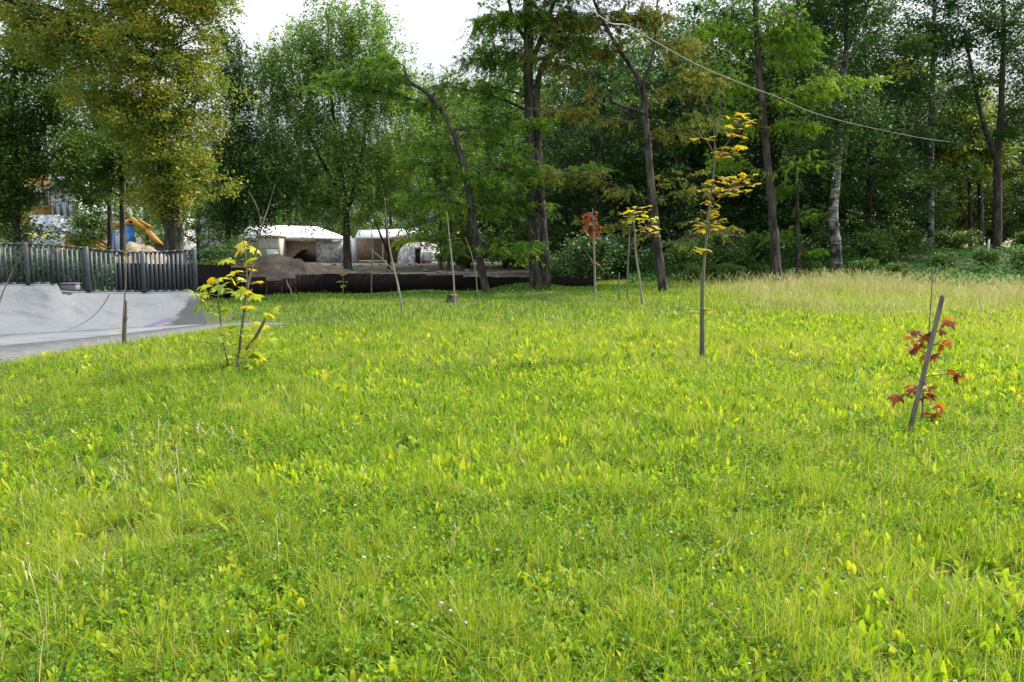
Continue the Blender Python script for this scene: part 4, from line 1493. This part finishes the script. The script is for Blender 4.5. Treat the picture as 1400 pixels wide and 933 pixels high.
# stump
def stump():
    c = G(618, 414)
    c[2] = float(ground_h(c[0], c[1]))
    root = empty('tree_stump', c, 'low dark tree stump in the grass left of the leaning larch', 'stump')
    mb = MB()
    a = np.linspace(0, 2 * math.pi, 14, endpoint=False)
    rows = []
    for z, r in ((-.05, .24), (.04, .19), (.14, .16), (.22, .155)):
        jj = 1 + .1 * np.sin(3 * a + 1) + .05 * np.sin(5 * a)
        rows.append(np.stack([c[0] + np.cos(a) * r * jj, c[1] + np.sin(a) * r * jj, np.full(14, c[2] + z) + .015 * np.sin(2 * a) * (z > .2)], 1))
    V = np.array(rows).reshape(-1, 3)
    idx = np.arange(56).reshape(4, 14)
    mb.add(V, np.stack([idx[:-1], np.roll(idx[:-1], -1, 1), np.roll(idx[1:], -1, 1), idx[1:]], -1).reshape(-1, 4))
    mb.build('bark', M['bark_dark'], root, True, c)
    top = rows[-1]
    t2 = MB().add(np.vstack([top + [0, 0, .003], [[c[0], c[1], c[2] + .228]]]), None, [(14, j, (j + 1) % 14) for j in range(14)])
    t3 = MB()
    t3.add(np.vstack([top + [0, 0, .003], [[c[0], c[1], c[2] + .228]]]), None, [(14, j, (j + 1) % 14) for j in range(14)])
    t3.build('cut_face', M['bark_stick'], root, False, c)


stump()

# cable over the meadow
cpts = [(700, -95, 10.5), (760, -32, 12), (795, 0, 13.5), (832, 31, 15), (860, 36, 16), (900, 60, 18), (960, 92, 21), (1020, 117, 24), (1060, 132, 26.5), (1120, 157, 30), (1200, 177, 35), (1280, 192, 39.5), (1366, 201, 46), (1440, 204, 52)]
cp3 = np.array([P(*q) for q in cpts])
M['cable'] = solid('cable_sheath', [(.3, (.13, .125, .11)), (.7, (.34, .32, .29))], 14, .6)
cm = MB().tube(smooth_path(cp3, 90), .0125, 6, True)
tag(cm.build('cable', M['cable'], None, True, cp3[0]), 'sagging pale cable strung high across the trees at the right', 'cable')

# ------------------------------------------------------------------ brown sheet fence, dirt mound, building site
def sheet_metal():
    m, nt, out = new_mat('brown_sheet')
    n = noise(nt, 1.2, 4, .6)
    r = ramp(nt, [(.3, (.006, .0045, .0045)), (.7, (.014, .010, .009))])
    nt.links.new(n.outputs['Fac'], r.inputs[0])
    b = nt.nodes.new('ShaderNodeBsdfPrincipled')
    b.inputs['Roughness'].default_value = .7
    b.inputs['Specular IOR Level'].default_value = .08
    nt.links.new(r.outputs[0], b.inputs['Base Color'])
    nt.links.new(b.outputs[0], out.inputs[0])
    return m


M['sheet'] = sheet_metal()


def corrugated(a, b, za, zb, zt, mb, pitch=.14, depth=.012):
    d = np.asarray(b, float) - np.asarray(a, float)
    L = np.hypot(*d[:2])
    n = max(2, int(L / pitch * 4))
    nrm = np.array([-d[1], d[0]]) / L
    V = []
    for i in range(n + 1):
        t = i / n
        off = depth * (1 if i % 4 in (1, 2) else 0)
        x, y = a[0] + d[0] * t + nrm[0] * off, a[1] + d[1] * t + nrm[1] * off
        for (o, z) in ((0, za), (0, zt), (.004, zt), (.004, za)):
            V.append((x + nrm[0] * o, y + nrm[1] * o, z))
    Q = []
    for i in range(n):
        for k in range(4):
            Q.append((i * 4 + k, i * 4 + (k + 1) % 4, i * 4 + 4 + (k + 1) % 4, i * 4 + 4 + k))
    mb.add(V, Q)


def site_fence():
    def yb(px):
        return np.interp(px, [150, 290, 420, 560, 700, 830], [23.6, 23.9, 25.8, 27.6, 28.8, 30.2])
    panels = [(160, 205, 360), (205, 250, 361), (250, 290, 362), (290, 318, 362), (318, 345, 366), (345, 365, 379), (365, 386, 384), (386, 405, 381), (405, 440, 375.5), (440, 475, 374.5), (475, 510, 374), (510, 548, 374.5), (548, 584, 375), (584, 634, 376.5),
              (634, 672, 378.5), (672, 712, 379), (712, 745, 379), (745, 780, 378.5), (780, 812, 380)]
    b0 = spot(290, 25)
    root = empty('sheet_fence', b0, 'low dark brown sheet-metal site fence with a stepped top edge', 'fence')
    for i, (p0, p1, top) in enumerate(panels):
        Y0, Y1 = float(yb(p0)), float(yb(p1))
        a, b = spot(p0, Y0), spot(p1, Y1)
        zt = P(700, top, (Y0 + Y1) / 2)[2]
        mb = MB()
        b2 = a + (b - a) * .995
        corrugated(a, b2, -.1, -.1, zt, mb)
        mb.build('sheet_panel', M['sheet'], root, origin=b0)
        MB().box((a[0], a[1] + .12, zt / 2 - .1), (.06, .06, zt + .1)).build('post', M['sheet'], root, origin=b0)


site_fence()
M['dirt'] = solid('dirt', [(.3, (.017, .012, .009)), (.55, (.042, .032, .024)), (.75, (.085, .07, .055))], 2.2, .95, .9, 8)
M['sand'] = solid('sand', [(.3, (.24, .18, .125)), (.7, (.36, .29, .21))], 2, .95, .5, 10)


def mound(name, label, cat, cx, cy, rx, ry, h, mat, seed):
    g = np.random.default_rng(seed)
    n = 40
    xs = np.linspace(-1, 1, n)
    X, Y = np.meshgrid(xs, xs)
    rr = np.sqrt(X ** 2 + Y ** 2)
    z = np.clip(1 - rr ** 1.6, 0, 1)
    nz = sum(np.sin(X * g.uniform(3, 14) + g.uniform(0, 6)) * np.sin(Y * g.uniform(3, 14) + g.uniform(0, 6)) for _ in range(8)) / 8
    z = z * (1 + .45 * nz) + .05 * g.normal(size=X.shape) * z
    V = np.stack([X * rx, Y * ry, z * h - .06], -1)
    idx = np.arange(n * n).reshape(n, n)
    q = np.stack([idx[:-1, :-1], idx[:-1, 1:], idx[1:, 1:], idx[1:, :-1]], -1).reshape(-1, 4)
    o = link(name, mk_mesh(name, V.reshape(-1, 3), q, smooth=True), mat, None, (cx, cy, float(ground_h(cx, cy))))
    return tag(o, label, cat)


c = spot(375, 31)
mound('dirt_mound', 'dark brown heap of dug earth behind the stepped part of the sheet fence', 'dirt mound', c[0], c[1], 3.3, 2.2, 1.25, M['dirt'], 5)
c = spot(440, 36)
mound('dirt_mound', 'lower brown earth heap right of the bigger heap', 'dirt mound', c[0], c[1], 3.2, 2.0, .75, M['dirt'], 6)
c = spot(190, 62)
mound('sand_heap', 'pale sand heap beneath the excavator bucket', 'sand heap', c[0], c[1], 3.6, 2.5, 2.0, M['sand'], 7)

M['white_roof'] = solid('white_roof', [(.3, (.62, .61, .58)), (.7, (.80, .79, .76))], 1.5, .6)
M['plywood'] = solid('plywood', [(.3, (.34, .31, .28)), (.7, (.48, .45, .42))], 2, .8)
M['brick_wall'] = solid('brick_wall', [(.3, (.20, .14, .10)), (.7, (.36, .27, .19))], 3, .9, .4)
M['timber'] = solid('timber', [(.3, (.36, .20, .09)), (.7, (.55, .34, .17))], 4, .8, .2, 12, (1, 1, .2))
M['timber_pale'] = solid('timber_pale', [(.3, (.52, .44, .33)), (.7, (.68, .60, .48))], 4, .8)
M['shade_paint'] = solid('painted_shade', [(.3, (.015, .013, .012)), (.7, (.03, .026, .024))], 2, .9)  # near-black colour standing in for the shade of unlit interiors
M['glass'] = solid('window_glass', [(.3, (.05, .07, .09)), (.7, (.10, .13, .16))], .6, .1)
M['orange'] = solid('orange_plaster', [(.3, (.22, .105, .02)), (.7, (.29, .145, .028))], 1, .8)
M['grey_plaster'] = solid('grey_plaster', [(.3, (.40, .42, .45)), (.7, (.54, .56, .58))], 1, .8)
M['white_plaster'] = solid('white_plaster', [(.3, (.60, .62, .66)), (.7, (.74, .76, .78))], 1, .8)
M['blue_panel'] = solid('blue_panel', [(.3, (.30, .37, .45)), (.7, (.42, .49, .57))], .5, .5)
M['digger_yellow'] = solid('digger_paint', [(.3, (.34, .17, .015)), (.7, (.46, .25, .025))], 2, .5)
M['digger_dark'] = solid('digger_steel', [(.3, (.03, .028, .026)), (.7, (.07, .065, .06))], 4, .7)
M['barrel_blue'] = solid('blue_plastic', [(.3, (.02, .14, .50)), (.7, (.04, .22, .62))], 1, .5)


def graffiti(name, base, cols, scale):
    """sprayed bands and loops of paint on a pale wall"""
    m, nt, out = new_mat(name)
    cur = mixc(nt, .0, base, base)
    for i, col in enumerate(cols):
        v = mapped(nt, (1, 1, 1), 'Object', (i * 3.7, i * 1.9, i * 2.3))
        n0 = noise(nt, scale * .6, 2, .5, v)
        mxv = nt.nodes.new('ShaderNodeMix')
        mxv.data_type = 'RGBA'
        mxv.inputs[0].default_value = .35
        nt.links.new(v, mxv.inputs[6])
        nt.links.new(n0.outputs['Color'], mxv.inputs[7])
        n = noise(nt, scale, 2, .5, mxv.outputs[2])
        r = ramp(nt, [(.46, (0, 0, 0)), (.485, (1, 1, 1)), (.515, (1, 1, 1)), (.54, (0, 0, 0))])
        nt.links.new(n.outputs['Fac'], r.inputs[0])
        cur = mixc(nt, r.outputs[0], cur, col)
    b = nt.nodes.new('ShaderNodeBsdfPrincipled')
    b.inputs['Roughness'].default_value = .8
    nt.links.new(cur, b.inputs['Base Color'])
    nt.links.new(b.outputs[0], out.inputs[0])
    return m


M['graf_grey'] = graffiti('graffiti_grey', (.56, .57, .58), [(.25, .28, .34), (.32, .33, .36), (.66, .67, .68)], 1.3)
M['graf_dome'] = graffiti('graffiti_dome', (.55, .54, .52), [(.42, .18, .20), (.22, .28, .38), (.66, .66, .66), (.24, .24, .26)], 1.2)
M['graf_white'] = graffiti('graffiti_white', (.70, .72, .74), [(.28, .38, .44), (.42, .50, .55), (.30, .33, .36)], .9)


def boxpx(mb, x0, x1, y0, y1, Y, depth, bev=0.0):
    a, b = P(x0, y1, Y), P(x1, y0, Y)
    mb.box(((a[0] + b[0]) / 2, Y + depth / 2, (a[2] + b[2]) / 2), (b[0] - a[0], depth, b[2] - a[2]), 0, bev)
    return mb


def to_ground(px, Y):
    return spot(px, Y)


def px_ground_y(Y):
    return 340 + 0  # not used


def gpy(Y):
    """photo row where level ground lies at distance Y"""
    a = math.atan(1.6 / Y)
    return 466.5 - math.tan(PITCH - a) * F


# pavilion with the white roof
SY = 84
gy = gpy(SY)
o = to_ground(400, SY)
r_ = empty('ruined_pavilion', o, 'half-demolished pavilion with a broad white roof and graffiti on its wall', 'pavilion')


def slope_roof(front, back, Y0, Y1, th, parent, org):
    """pitched roof sheet between an eave line and a ridge line"""
    A = np.array([P(px, py, Y0) for px, py in front])
    B = np.array([P(px, py, Y1) for px, py in back])
    n = len(A)
    V = np.vstack([A, B, A - [0, 0, th], B - [0, 0, th]])
    Q = []
    for i in range(n - 1):
        Q += [(i, i + 1, n + i + 1, n + i), (2 * n + i, 3 * n + i, 3 * n + i + 1, 2 * n + i + 1), (2 * n + i, 2 * n + i + 1, i + 1, i), (n + i, n + i + 1, 3 * n + i + 1, 3 * n + i)]
    Q += [(0, n, 3 * n, 2 * n), (n - 1, 3 * n - 1, 4 * n - 1, 2 * n - 1)]
    m = MB()
    m.add(V, Q)
    return m.build('roof', M['white_roof'], parent, origin=org)


slope_roof([(326, 324.5), (400, 324), (474, 325)], [(340, 309), (388, 308.5), (434, 310)], SY - 1.2, SY + 5.5, .25, r_, o)
boxpx(MB(), 433, 480, 327, gy + 1, SY, .4).build('graffiti_wall', M['graf_grey'], r_, origin=o)
boxpx(MB(), 481, 487, 326, gy + 1, SY - .3, .5).build('pillar', M['white_plaster'], r_, origin=o)
boxpx(MB(), 383, 432, 330, 341, SY + .3, .4).build('lintel', M['white_plaster'], r_, origin=o)
boxpx(MB(), 340, 480, 323, gy, SY + 6.2, .3).build('back_wall', M['brick_wall'], r_, origin=o)
# vaulted opening cut in a brown earth-brick wall
vault = MB()
X = lambda p: P(p, 335, SY)[0]
Z = lambda q: P(0, q, SY)[2]
vault.prism([(X(383), Z(gy + 1)), (X(394), Z(gy + 1)), (X(401), Z(351)), (X(410), Z(343)), (X(420), Z(341)), (X(428), Z(341.5)), (X(432), Z(343)), (X(432.8), Z(330)), (X(383), Z(330))], SY + .05, SY + .3)
vault.build('arch_wall', M['brick_wall'], r_, origin=o)
boxpx(MB(), 388, 432, 338, gy, SY + 3.2, .2).build('shade_panel', M['shade_paint'], r_, origin=o)  # near-black panel behind the arch, the shade inside put into its colour

# hut
o = to_ground(366, SY - 3)
r_ = empty('plywood_hut', o, 'small grey plywood site hut under the white pavilion roof', 'hut')
gh = gpy(SY - 3)
boxpx(MB(), 352, 382, 323, gh, SY - 3, 2.2, .03).build('wall', M['plywood'], r_, origin=o)
boxpx(MB(), 350.5, 383.5, 321.5, 324, SY - 3.2, 2.6).build('roof', M['timber_pale'], r_, origin=o)
boxpx(MB(), 365, 380, 341, gh - .5, SY - 3.05, .06).build('door', M['white_plaster'], r_, origin=o)
boxpx(MB(), 352, 381.5, 338.6, 339.8, SY - 3.04, .05).build('trim_board', M['plywood'], r_, origin=o)
boxpx(MB(), 380.8, 382.6, 324, gh, SY - 3.08, .1).build('corner_post', M['timber_pale'], r_, origin=o)

# plank
pa, pb = P(398, 359, 80), P(470, 369, 80)
pl = MB().beam(pa, pb, .3, .12)
pl.beam(P(440, 368, 80), P(440, gpy(80), 80), .1, .1)
pl.beam(P(400, 360, 80), P(400, gpy(80), 80), .1, .1)
tag(pl.build('plank', M['timber_pale'], None, False, pa), 'long pale plank sloping down before the dark arch', 'plank')

# timber shed with a pale roof and open rafters
SY2 = 82
g2 = gpy(SY2)
o = to_ground(540, SY2)
r_ = empty('timber_shed', o, 'open timber-framed shed with a white roof and bare orange rafters', 'shed')
X2 = lambda p: P(p, 335, SY2)[0]
Z2 = lambda q: P(0, q, SY2)[2]
slope_roof([(486, 324), (532, 324), (575, 316.5), (602, 323)], [(490, 315), (532, 314), (573, 311.5), (594, 319)], SY2 - .8, SY2 + 4.4, .2, r_, o)
for q in range(11):
    p = 533 + q * 5.2
    top = np.interp(p, [530, 560, 574, 600], [323.5, 319.5, 315.5, 321])
    MB().beam((X2(p), SY2 - .2, Z2(top + .5)), (X2(p), SY2 - .2, Z2(334)), .12, .12).build('rafter', M['timber'], r_, origin=o)
for p in (509.5, 523.5, 532.5):
    MB().beam((X2(p), SY2 - .1, 0), (X2(p), SY2 - .1, Z2(323.5)), .14, .14).build('post', M['timber_pale'], r_, origin=o)
MB().beam((X2(490), SY2, Z2(357)), (X2(535), SY2, Z2(357)), .1, .14).build('rail', M['timber_pale'], r_, origin=o)
MB().beam((X2(490), SY2, Z2(369)), (X2(530), SY2, Z2(369)), .1, .14).build('rail', M['timber_pale'], r_, origin=o)
boxpx(MB(), 489, 600, 322, g2, SY2 + 4.6, .2).build('back_wall', M['brick_wall'], r_, origin=o)

# dome
o = to_ground(570, 78)
g3 = gpy(78)
r_ = empty('graffiti_dome', o, 'low concrete dome covered in graffiti with a dark doorway', 'dome')
c = P(571, g3, 78)
rx, rz = P(603, 345, 78)[0] - c[0], P(0, 331, 78)[2]
mb = MB()
V, Q = [], []
nu, nv = 40, 12
for j in range(nv + 1):
    th = (math.pi / 2) * j / nv
    for i in range(nu):
        ph = 2 * math.pi * i / nu
        k = math.cos(th) ** .62
        V.append((c[0] + rx * k * math.cos(ph), c[1] + rx + rx * k * math.sin(ph), rz * math.sin(th) ** .8))
for j in range(nv):
    for i in range(nu):
        Q.append((j * nu + i, j * nu + (i + 1) % nu, (j + 1) * nu + (i + 1) % nu, (j + 1) * nu + i))
mb.add(V, Q)
mb.build('shell', M['graf_dome'], r_, True, o)
fr = MB()
boxpx(fr, 565.6, 567.4, 340, g3, 77.6, 1.6)
boxpx(fr, 575, 576.8, 340, g3, 77.6, 1.6)
boxpx(fr, 565.6, 576.8, 338.4, 340.2, 77.55, 1.7)
fr.build('door_frame', M['graf_grey'], r_, origin=o)
boxpx(MB(), 567.3, 575.1, 340, g3, 77.75, 1.2).build('doorway', M['shade_paint'], r_, origin=o)  # solid near-black block: the shade inside the door is painted on
boxpx(MB(), 577, 592, 344, 357, 77.9, 2.0, .05).build('white_patch_wall', M['white_plaster'], r_, origin=o)

# distant buildings
def building(name, label, x0, x1, ytop, Y, depth, wall, rows, cols, roofmat=None, gable=None, wfrac=.55, cat='building'):
    o = to_ground((x0 + x1) / 2, Y)
    r_ = empty(name, o, label, cat)
    a, b = P(x0, ytop, Y), P(x1, ytop, Y)
    H = a[2]
    if gable is None:
        MB().box(((a[0] + b[0]) / 2, Y + depth / 2, H / 2), (b[0] - a[0], depth, H)).build('wall', M[wall], r_, origin=o)
        if roofmat:
            MB().box(((a[0] + b[0]) / 2, Y + depth / 2, H + .15), (b[0] - a[0] + .5, depth + .5, .3)).build('roof', M[roofmat], r_, origin=o)
    else:
        zr = P(0, gable, Y)[2]
        MB().prism([(a[0], 0), (b[0], 0), (b[0], H), (a[0], zr)], Y, Y + depth).build('wall', M[wall], r_, origin=o)
        MB().prism([(a[0] - .3, zr + .1), (b[0] + .6, H - .1), (b[0] + .6, H + .25), (a[0] - .3, zr + .45)], Y - .4, Y + depth).build('roof', M[roofmat or 'blue_panel'], r_, origin=o)
    cw = (b[0] - a[0]) / cols if cols else 1
    ch = H / (rows + .4) if rows else 1
    for i in range(rows):
        for j in range(cols):
            cx, cz = a[0] + cw * (j + .5), ch * (i + .7)
            w = MB().box((cx, Y - .02, cz), (cw * wfrac + .2, .12, ch * .5 + .2)).build('window', M['grey_plaster' if wall == 'grey_plaster' else 'white_plaster'], r_, origin=o)
            MB().box((cx, Y - .09, cz), (cw * wfrac, .06, ch * .5)).build('pane', M['glass'], w, origin=o)
    return r_


building('orange_house', 'bright orange house half hidden by the trees at the left', 20, 67, 232, 100, 10, 'orange', 2, 3, 'grey_plaster')
building('grey_house', 'grey house with a sloping dark roof beside the orange house', 68.5, 104, 255, 98, 9, 'grey_plaster', 2, 4, 'blue_panel', 243, .5)
building('glass_building', 'pale blue-grey office building behind the big poplar', 258, 356, 262, 135, 14, 'blue_panel', 5, 9, 'white_plaster', None, .7)
building('white_building', 'white building showing left of the poplar trunk', 192, 228, 272, 118, 10, 'white_plaster', 2, 3, 'grey_plaster')
building('pale_building', 'pale grey building behind the drooping birch and the pavilion', 372, 500, 284, 128, 10, 'blue_panel', 3, 10, 'white_plaster', None, .6)


def mural():
    m, nt, out = new_mat('blue_mural')
    n = noise(nt, .16, 3, .5)
    r = ramp(nt, [(.36, (.02, .10, .50)), (.45, (.03, .26, .62)), (.54, (.10, .42, .72)), (.60, (.52, .26, .20)), (.68, (.62, .64, .66))], 'CONSTANT')
    nt.links.new(n.outputs['Fac'], r.inputs[0])
    b = nt.nodes.new('ShaderNodeBsdfPrincipled')
    b.inputs['Roughness'].default_value = .7
    nt.links.new(r.outputs[0], b.inputs['Base Color'])
    nt.links.new(b.outputs[0], out.inputs[0])
    return m


M['mural'] = mural()
building('painted_building', 'tall building with a bright blue painted end wall above the dome', 546, 604, 263, 140, 14, 'mural', 0, 0, 'white_plaster')

# white graffiti hoarding, left
o = to_ground(68, 74)
hb = boxpx(MB(), 46, 89, 295, gpy(74), 74, .2)
for p in (50, 60, 70, 80):
    boxpx(hb, p - .4, p + .4, 294, gpy(74), 74.2, .15)
tag(hb.build('hoarding', M['graf_white'], None, False, o), 'white hoarding sprayed with blue-grey graffiti at the far left', 'hoarding')

# blue cabin
o = to_ground(164, 72)
r_ = empty('blue_cabin', o, 'bright blue portable cabin with a white cap behind a slim trunk', 'cabin')
boxpx(MB(), 157, 174, 307, gpy(72), 72, 1.3, .04).build('wall', M['barrel_blue'], r_, origin=o)
boxpx(MB(), 156.3, 174.7, 303.5, 307, 71.9, 1.5, .06).build('roof', M['white_plaster'], r_, origin=o)
boxpx(MB(), 160, 169, 311, gpy(72) - 1, 71.95, .06).build('door', M['blue_panel'], r_, origin=o)


def rubble():
    g = np.random.default_rng(77)
    mb = MB()
    for i in range(130):
        Y = g.uniform(33, 80)
        px = g.uniform(285, 690)
        p = spot(px, Y)
        k = g.uniform(.05, .17) * (1 + Y / 120)
        if g.random() < .25:
            a = g.uniform(0, 3.14)
            L = g.uniform(.5, 1.6)
            mb.beam(p + [-math.cos(a) * L, -math.sin(a) * L * .4, .06], p + [math.cos(a) * L, math.sin(a) * L * .4, g.uniform(.05, .35)], .12, .05)
        else:
            n = 8
            V = np.array([(x, y, z) for z in (-1, 1) for y in (-1, 1) for x in (-1, 1)], float) * (k * g.uniform(.5, 1, (8, 3)) * [1, 1, .6]) + p + [0, 0, k * .4]
            mb.add(V, [(0, 2, 3, 1), (4, 5, 7, 6), (0, 1, 5, 4), (2, 6, 7, 3), (0, 4, 6, 2), (1, 3, 7, 5)])
    o = mb.build('rubble', solid('rubble', [(.3, (.10, .08, .06)), (.5, (.20, .165, .125)), (.7, (.34, .31, .27))], .35, .9, .3, 6), None)
    tag(o, 'scattered broken planks and lumps of masonry on the bare site', 'rubble', kind='stuff')


rubble()


def excavator():
    Y = 66
    s = Y / F
    g = gpy(Y)
    o = to_ground(112, Y)
    r_ = empty('excavator', o, 'yellow excavator reaching its arm over the sand heap', 'excavator')
    x = lambda p: P(p, 315, Y)[0]
    z = lambda q: P(0, q, Y)[2]
    for dy in (0, 2.2):
        L = x(134) - x(90)
        poly = []
        for k in range(16):
            a = 2 * math.pi * k / 16
            poly.append((x(112) + math.cos(a) * .45 + (L / 2 - .45) * (1 if math.cos(a) > 0 else -1), .46 + .45 * math.sin(a)))
        MB().prism(poly, Y + dy - .3, Y + dy + .3).build('track', M['digger_dark'], r_, origin=o)
    MB().box((x(112), Y + 1.1, 1.0), (1.6, 1.6, .4)).build('turntable', M['digger_dark'], r_, origin=o)
    MB().prism([(x(88), 1.2), (x(132), 1.2), (x(132), 2.0), (x(118), 2.3), (x(92), 2.4), (x(88), 2.1)], Y - .2, Y + 2.4).build('body', M['digger_yellow'], r_, origin=o)
    cab = MB().box((x(124), Y + .3, 2.85), (1.25, 1.1, 1.5), 0, .08).build('cab', M['digger_yellow'], r_, origin=o)
    MB().box((x(124), Y - .27, 2.95), (.95, .06, .95), 0, .01).build('window', M['glass'], cab, origin=o)
    MB().box((x(124) + .64, Y + .3, 2.95), (.06, .85, .95), 0, .01).build('window', M['glass'], cab, origin=o)
    MB().box((x(124), Y + .3, 3.64), (1.4, 1.25, .08)).build('roof', M['white_plaster'], cab, origin=o)

    def arm(nm, pts, w0, w1, mat='digger_yellow'):
        mb = MB()
        for (a, b, wa) in zip(pts[:-1], pts[1:], np.linspace(w0, w1, len(pts) - 1)):
            mb.beam(np.array([x(a[0]), Y + 1.1, z(a[1])]), np.array([x(b[0]), Y + 1.1, z(b[1])]), .4, wa)
        return mb.build(nm, M[mat], r_, origin=o)
    arm('boom', [(126, 318), (150, 309), (174, 301)], .5, .45)
    arm('stick', [(170, 299), (192, 314), (212, 337)], .55, .42)
    arm('ram', [(182, 300), (200, 311)], .16, .16, 'digger_yellow')
    xb, zb = x(212), z(338)
    MB().prism([(xb - .25, zb + .35), (xb + .2, zb + .3), (xb + .62, zb - .1), (xb + .55, zb - .62), (xb - .3, zb - .72), (xb - .5, zb - .35)], Y + .6, Y + 1.6).build('bucket', M['digger_dark'], r_, origin=o)


excavator()

# white marker post in the wood
pa = spot(1346, 43)
py = MB().tube([pa + [0, 0, -.1], pa + [0, 0, .5], pa + [0, 0, 1.02], pa + [0, 0, 1.05]], [.055, .055, .055, .03], 8)
tag(py.build('marker_post', M['white_plaster'], None, False, pa), 'small white post at the foot of the V-forked tree', 'post')

# ------------------------------------------------------------------ sky, sun, camera
SUN_AZ, SUN_EL = R(66), R(43)       # azimuth clockwise from the view direction (+Y)
w = bpy.data.worlds.new('World')
SC.world = w
w.use_nodes = True
nt = w.node_tree
nt.nodes.clear()
wo = nt.nodes.new('ShaderNodeOutputWorld')
bg = nt.nodes.new('ShaderNodeBackground')
bg.inputs[1].default_value = .15
sky = nt.nodes.new('ShaderNodeTexSky')
sky.sky_type = 'NISHITA'
sky.sun_disc = False
sky.sun_elevation = SUN_EL
sky.sun_rotation = SUN_AZ
sky.air_density, sky.dust_density, sky.ozone_density = 1.0, 2.0, 1.0
tc = nt.nodes.new('ShaderNodeTexCoord')
mp = nt.nodes.new('ShaderNodeMapping')
mp.inputs['Scale'].default_value = (1, 1, 2.6)
nt.links.new(tc.outputs['Generated'], mp.inputs['Vector'])
n = noise(nt, 1.7, 6, .55, mp.outputs[0])
cr = ramp(nt, [(.36, (0, 0, 0)), (.56, (1, 1, 1))])
nt.links.new(n.outputs['Fac'], cr.inputs[0])
sxyz = nt.nodes.new('ShaderNodeSeparateXYZ')
nt.links.new(tc.outputs['Generated'], sxyz.inputs[0])
lum = nt.nodes.new('ShaderNodeMapRange')          # overcast veil: brighter overhead than at the horizon
lum.inputs[1].default_value, lum.inputs[2].default_value = 0, 1
lum.inputs[3].default_value, lum.inputs[4].default_value = 1.6, 13.0
nt.links.new(sxyz.outputs[2], lum.inputs[0])
veil = nt.nodes.new('ShaderNodeVectorMath')
veil.operation = 'SCALE'
veil.inputs[0].default_value = (.93, .98, 1.0)
nt.links.new(lum.outputs[0], veil.inputs['Scale'])
col = mixc(nt, cr.outputs[0], sky.outputs[0], veil.outputs[0])
nt.links.new(col, bg.inputs[0])
nt.links.new(bg.outputs[0], wo.inputs[0])

sl = bpy.data.lights.new('sun', 'SUN')
sl.energy = 4.3
sl.angle = R(.8)
sl.color = (1, .93, .82)
so = bpy.data.objects.new('sun', sl)
COL.objects.link(so)
sd = Vector((math.sin(SUN_AZ) * math.cos(SUN_EL), math.cos(SUN_AZ) * math.cos(SUN_EL), math.sin(SUN_EL)))
so.rotation_euler = (-sd).to_track_quat('-Z', 'Y').to_euler()
so.location = sd * 60

cam = bpy.data.cameras.new('camera')
co = bpy.data.objects.new('camera', cam)
COL.objects.link(co)
cam.sensor_width = 36
cam.lens = 36 * F / 1400
cam.clip_end = 4000
co.location = (0, 0, CAMZ)
co.rotation_euler = (R(90) - PITCH, 0, 0)
SC.camera = co

SC.view_settings.view_transform = 'Standard'
SC.view_settings.look = 'None'
SC.view_settings.gamma = 1
SC.view_settings.use_curve_mapping = False
SC.view_settings.exposure = .7
SC.cycles.max_bounces = 6
SC.cycles.diffuse_bounces = 3
SC.cycles.glossy_bounces = 2
SC.cycles.transmission_bounces = 4
SC.cycles.transparent_max_bounces = 4
SC.cycles.use_denoising = True
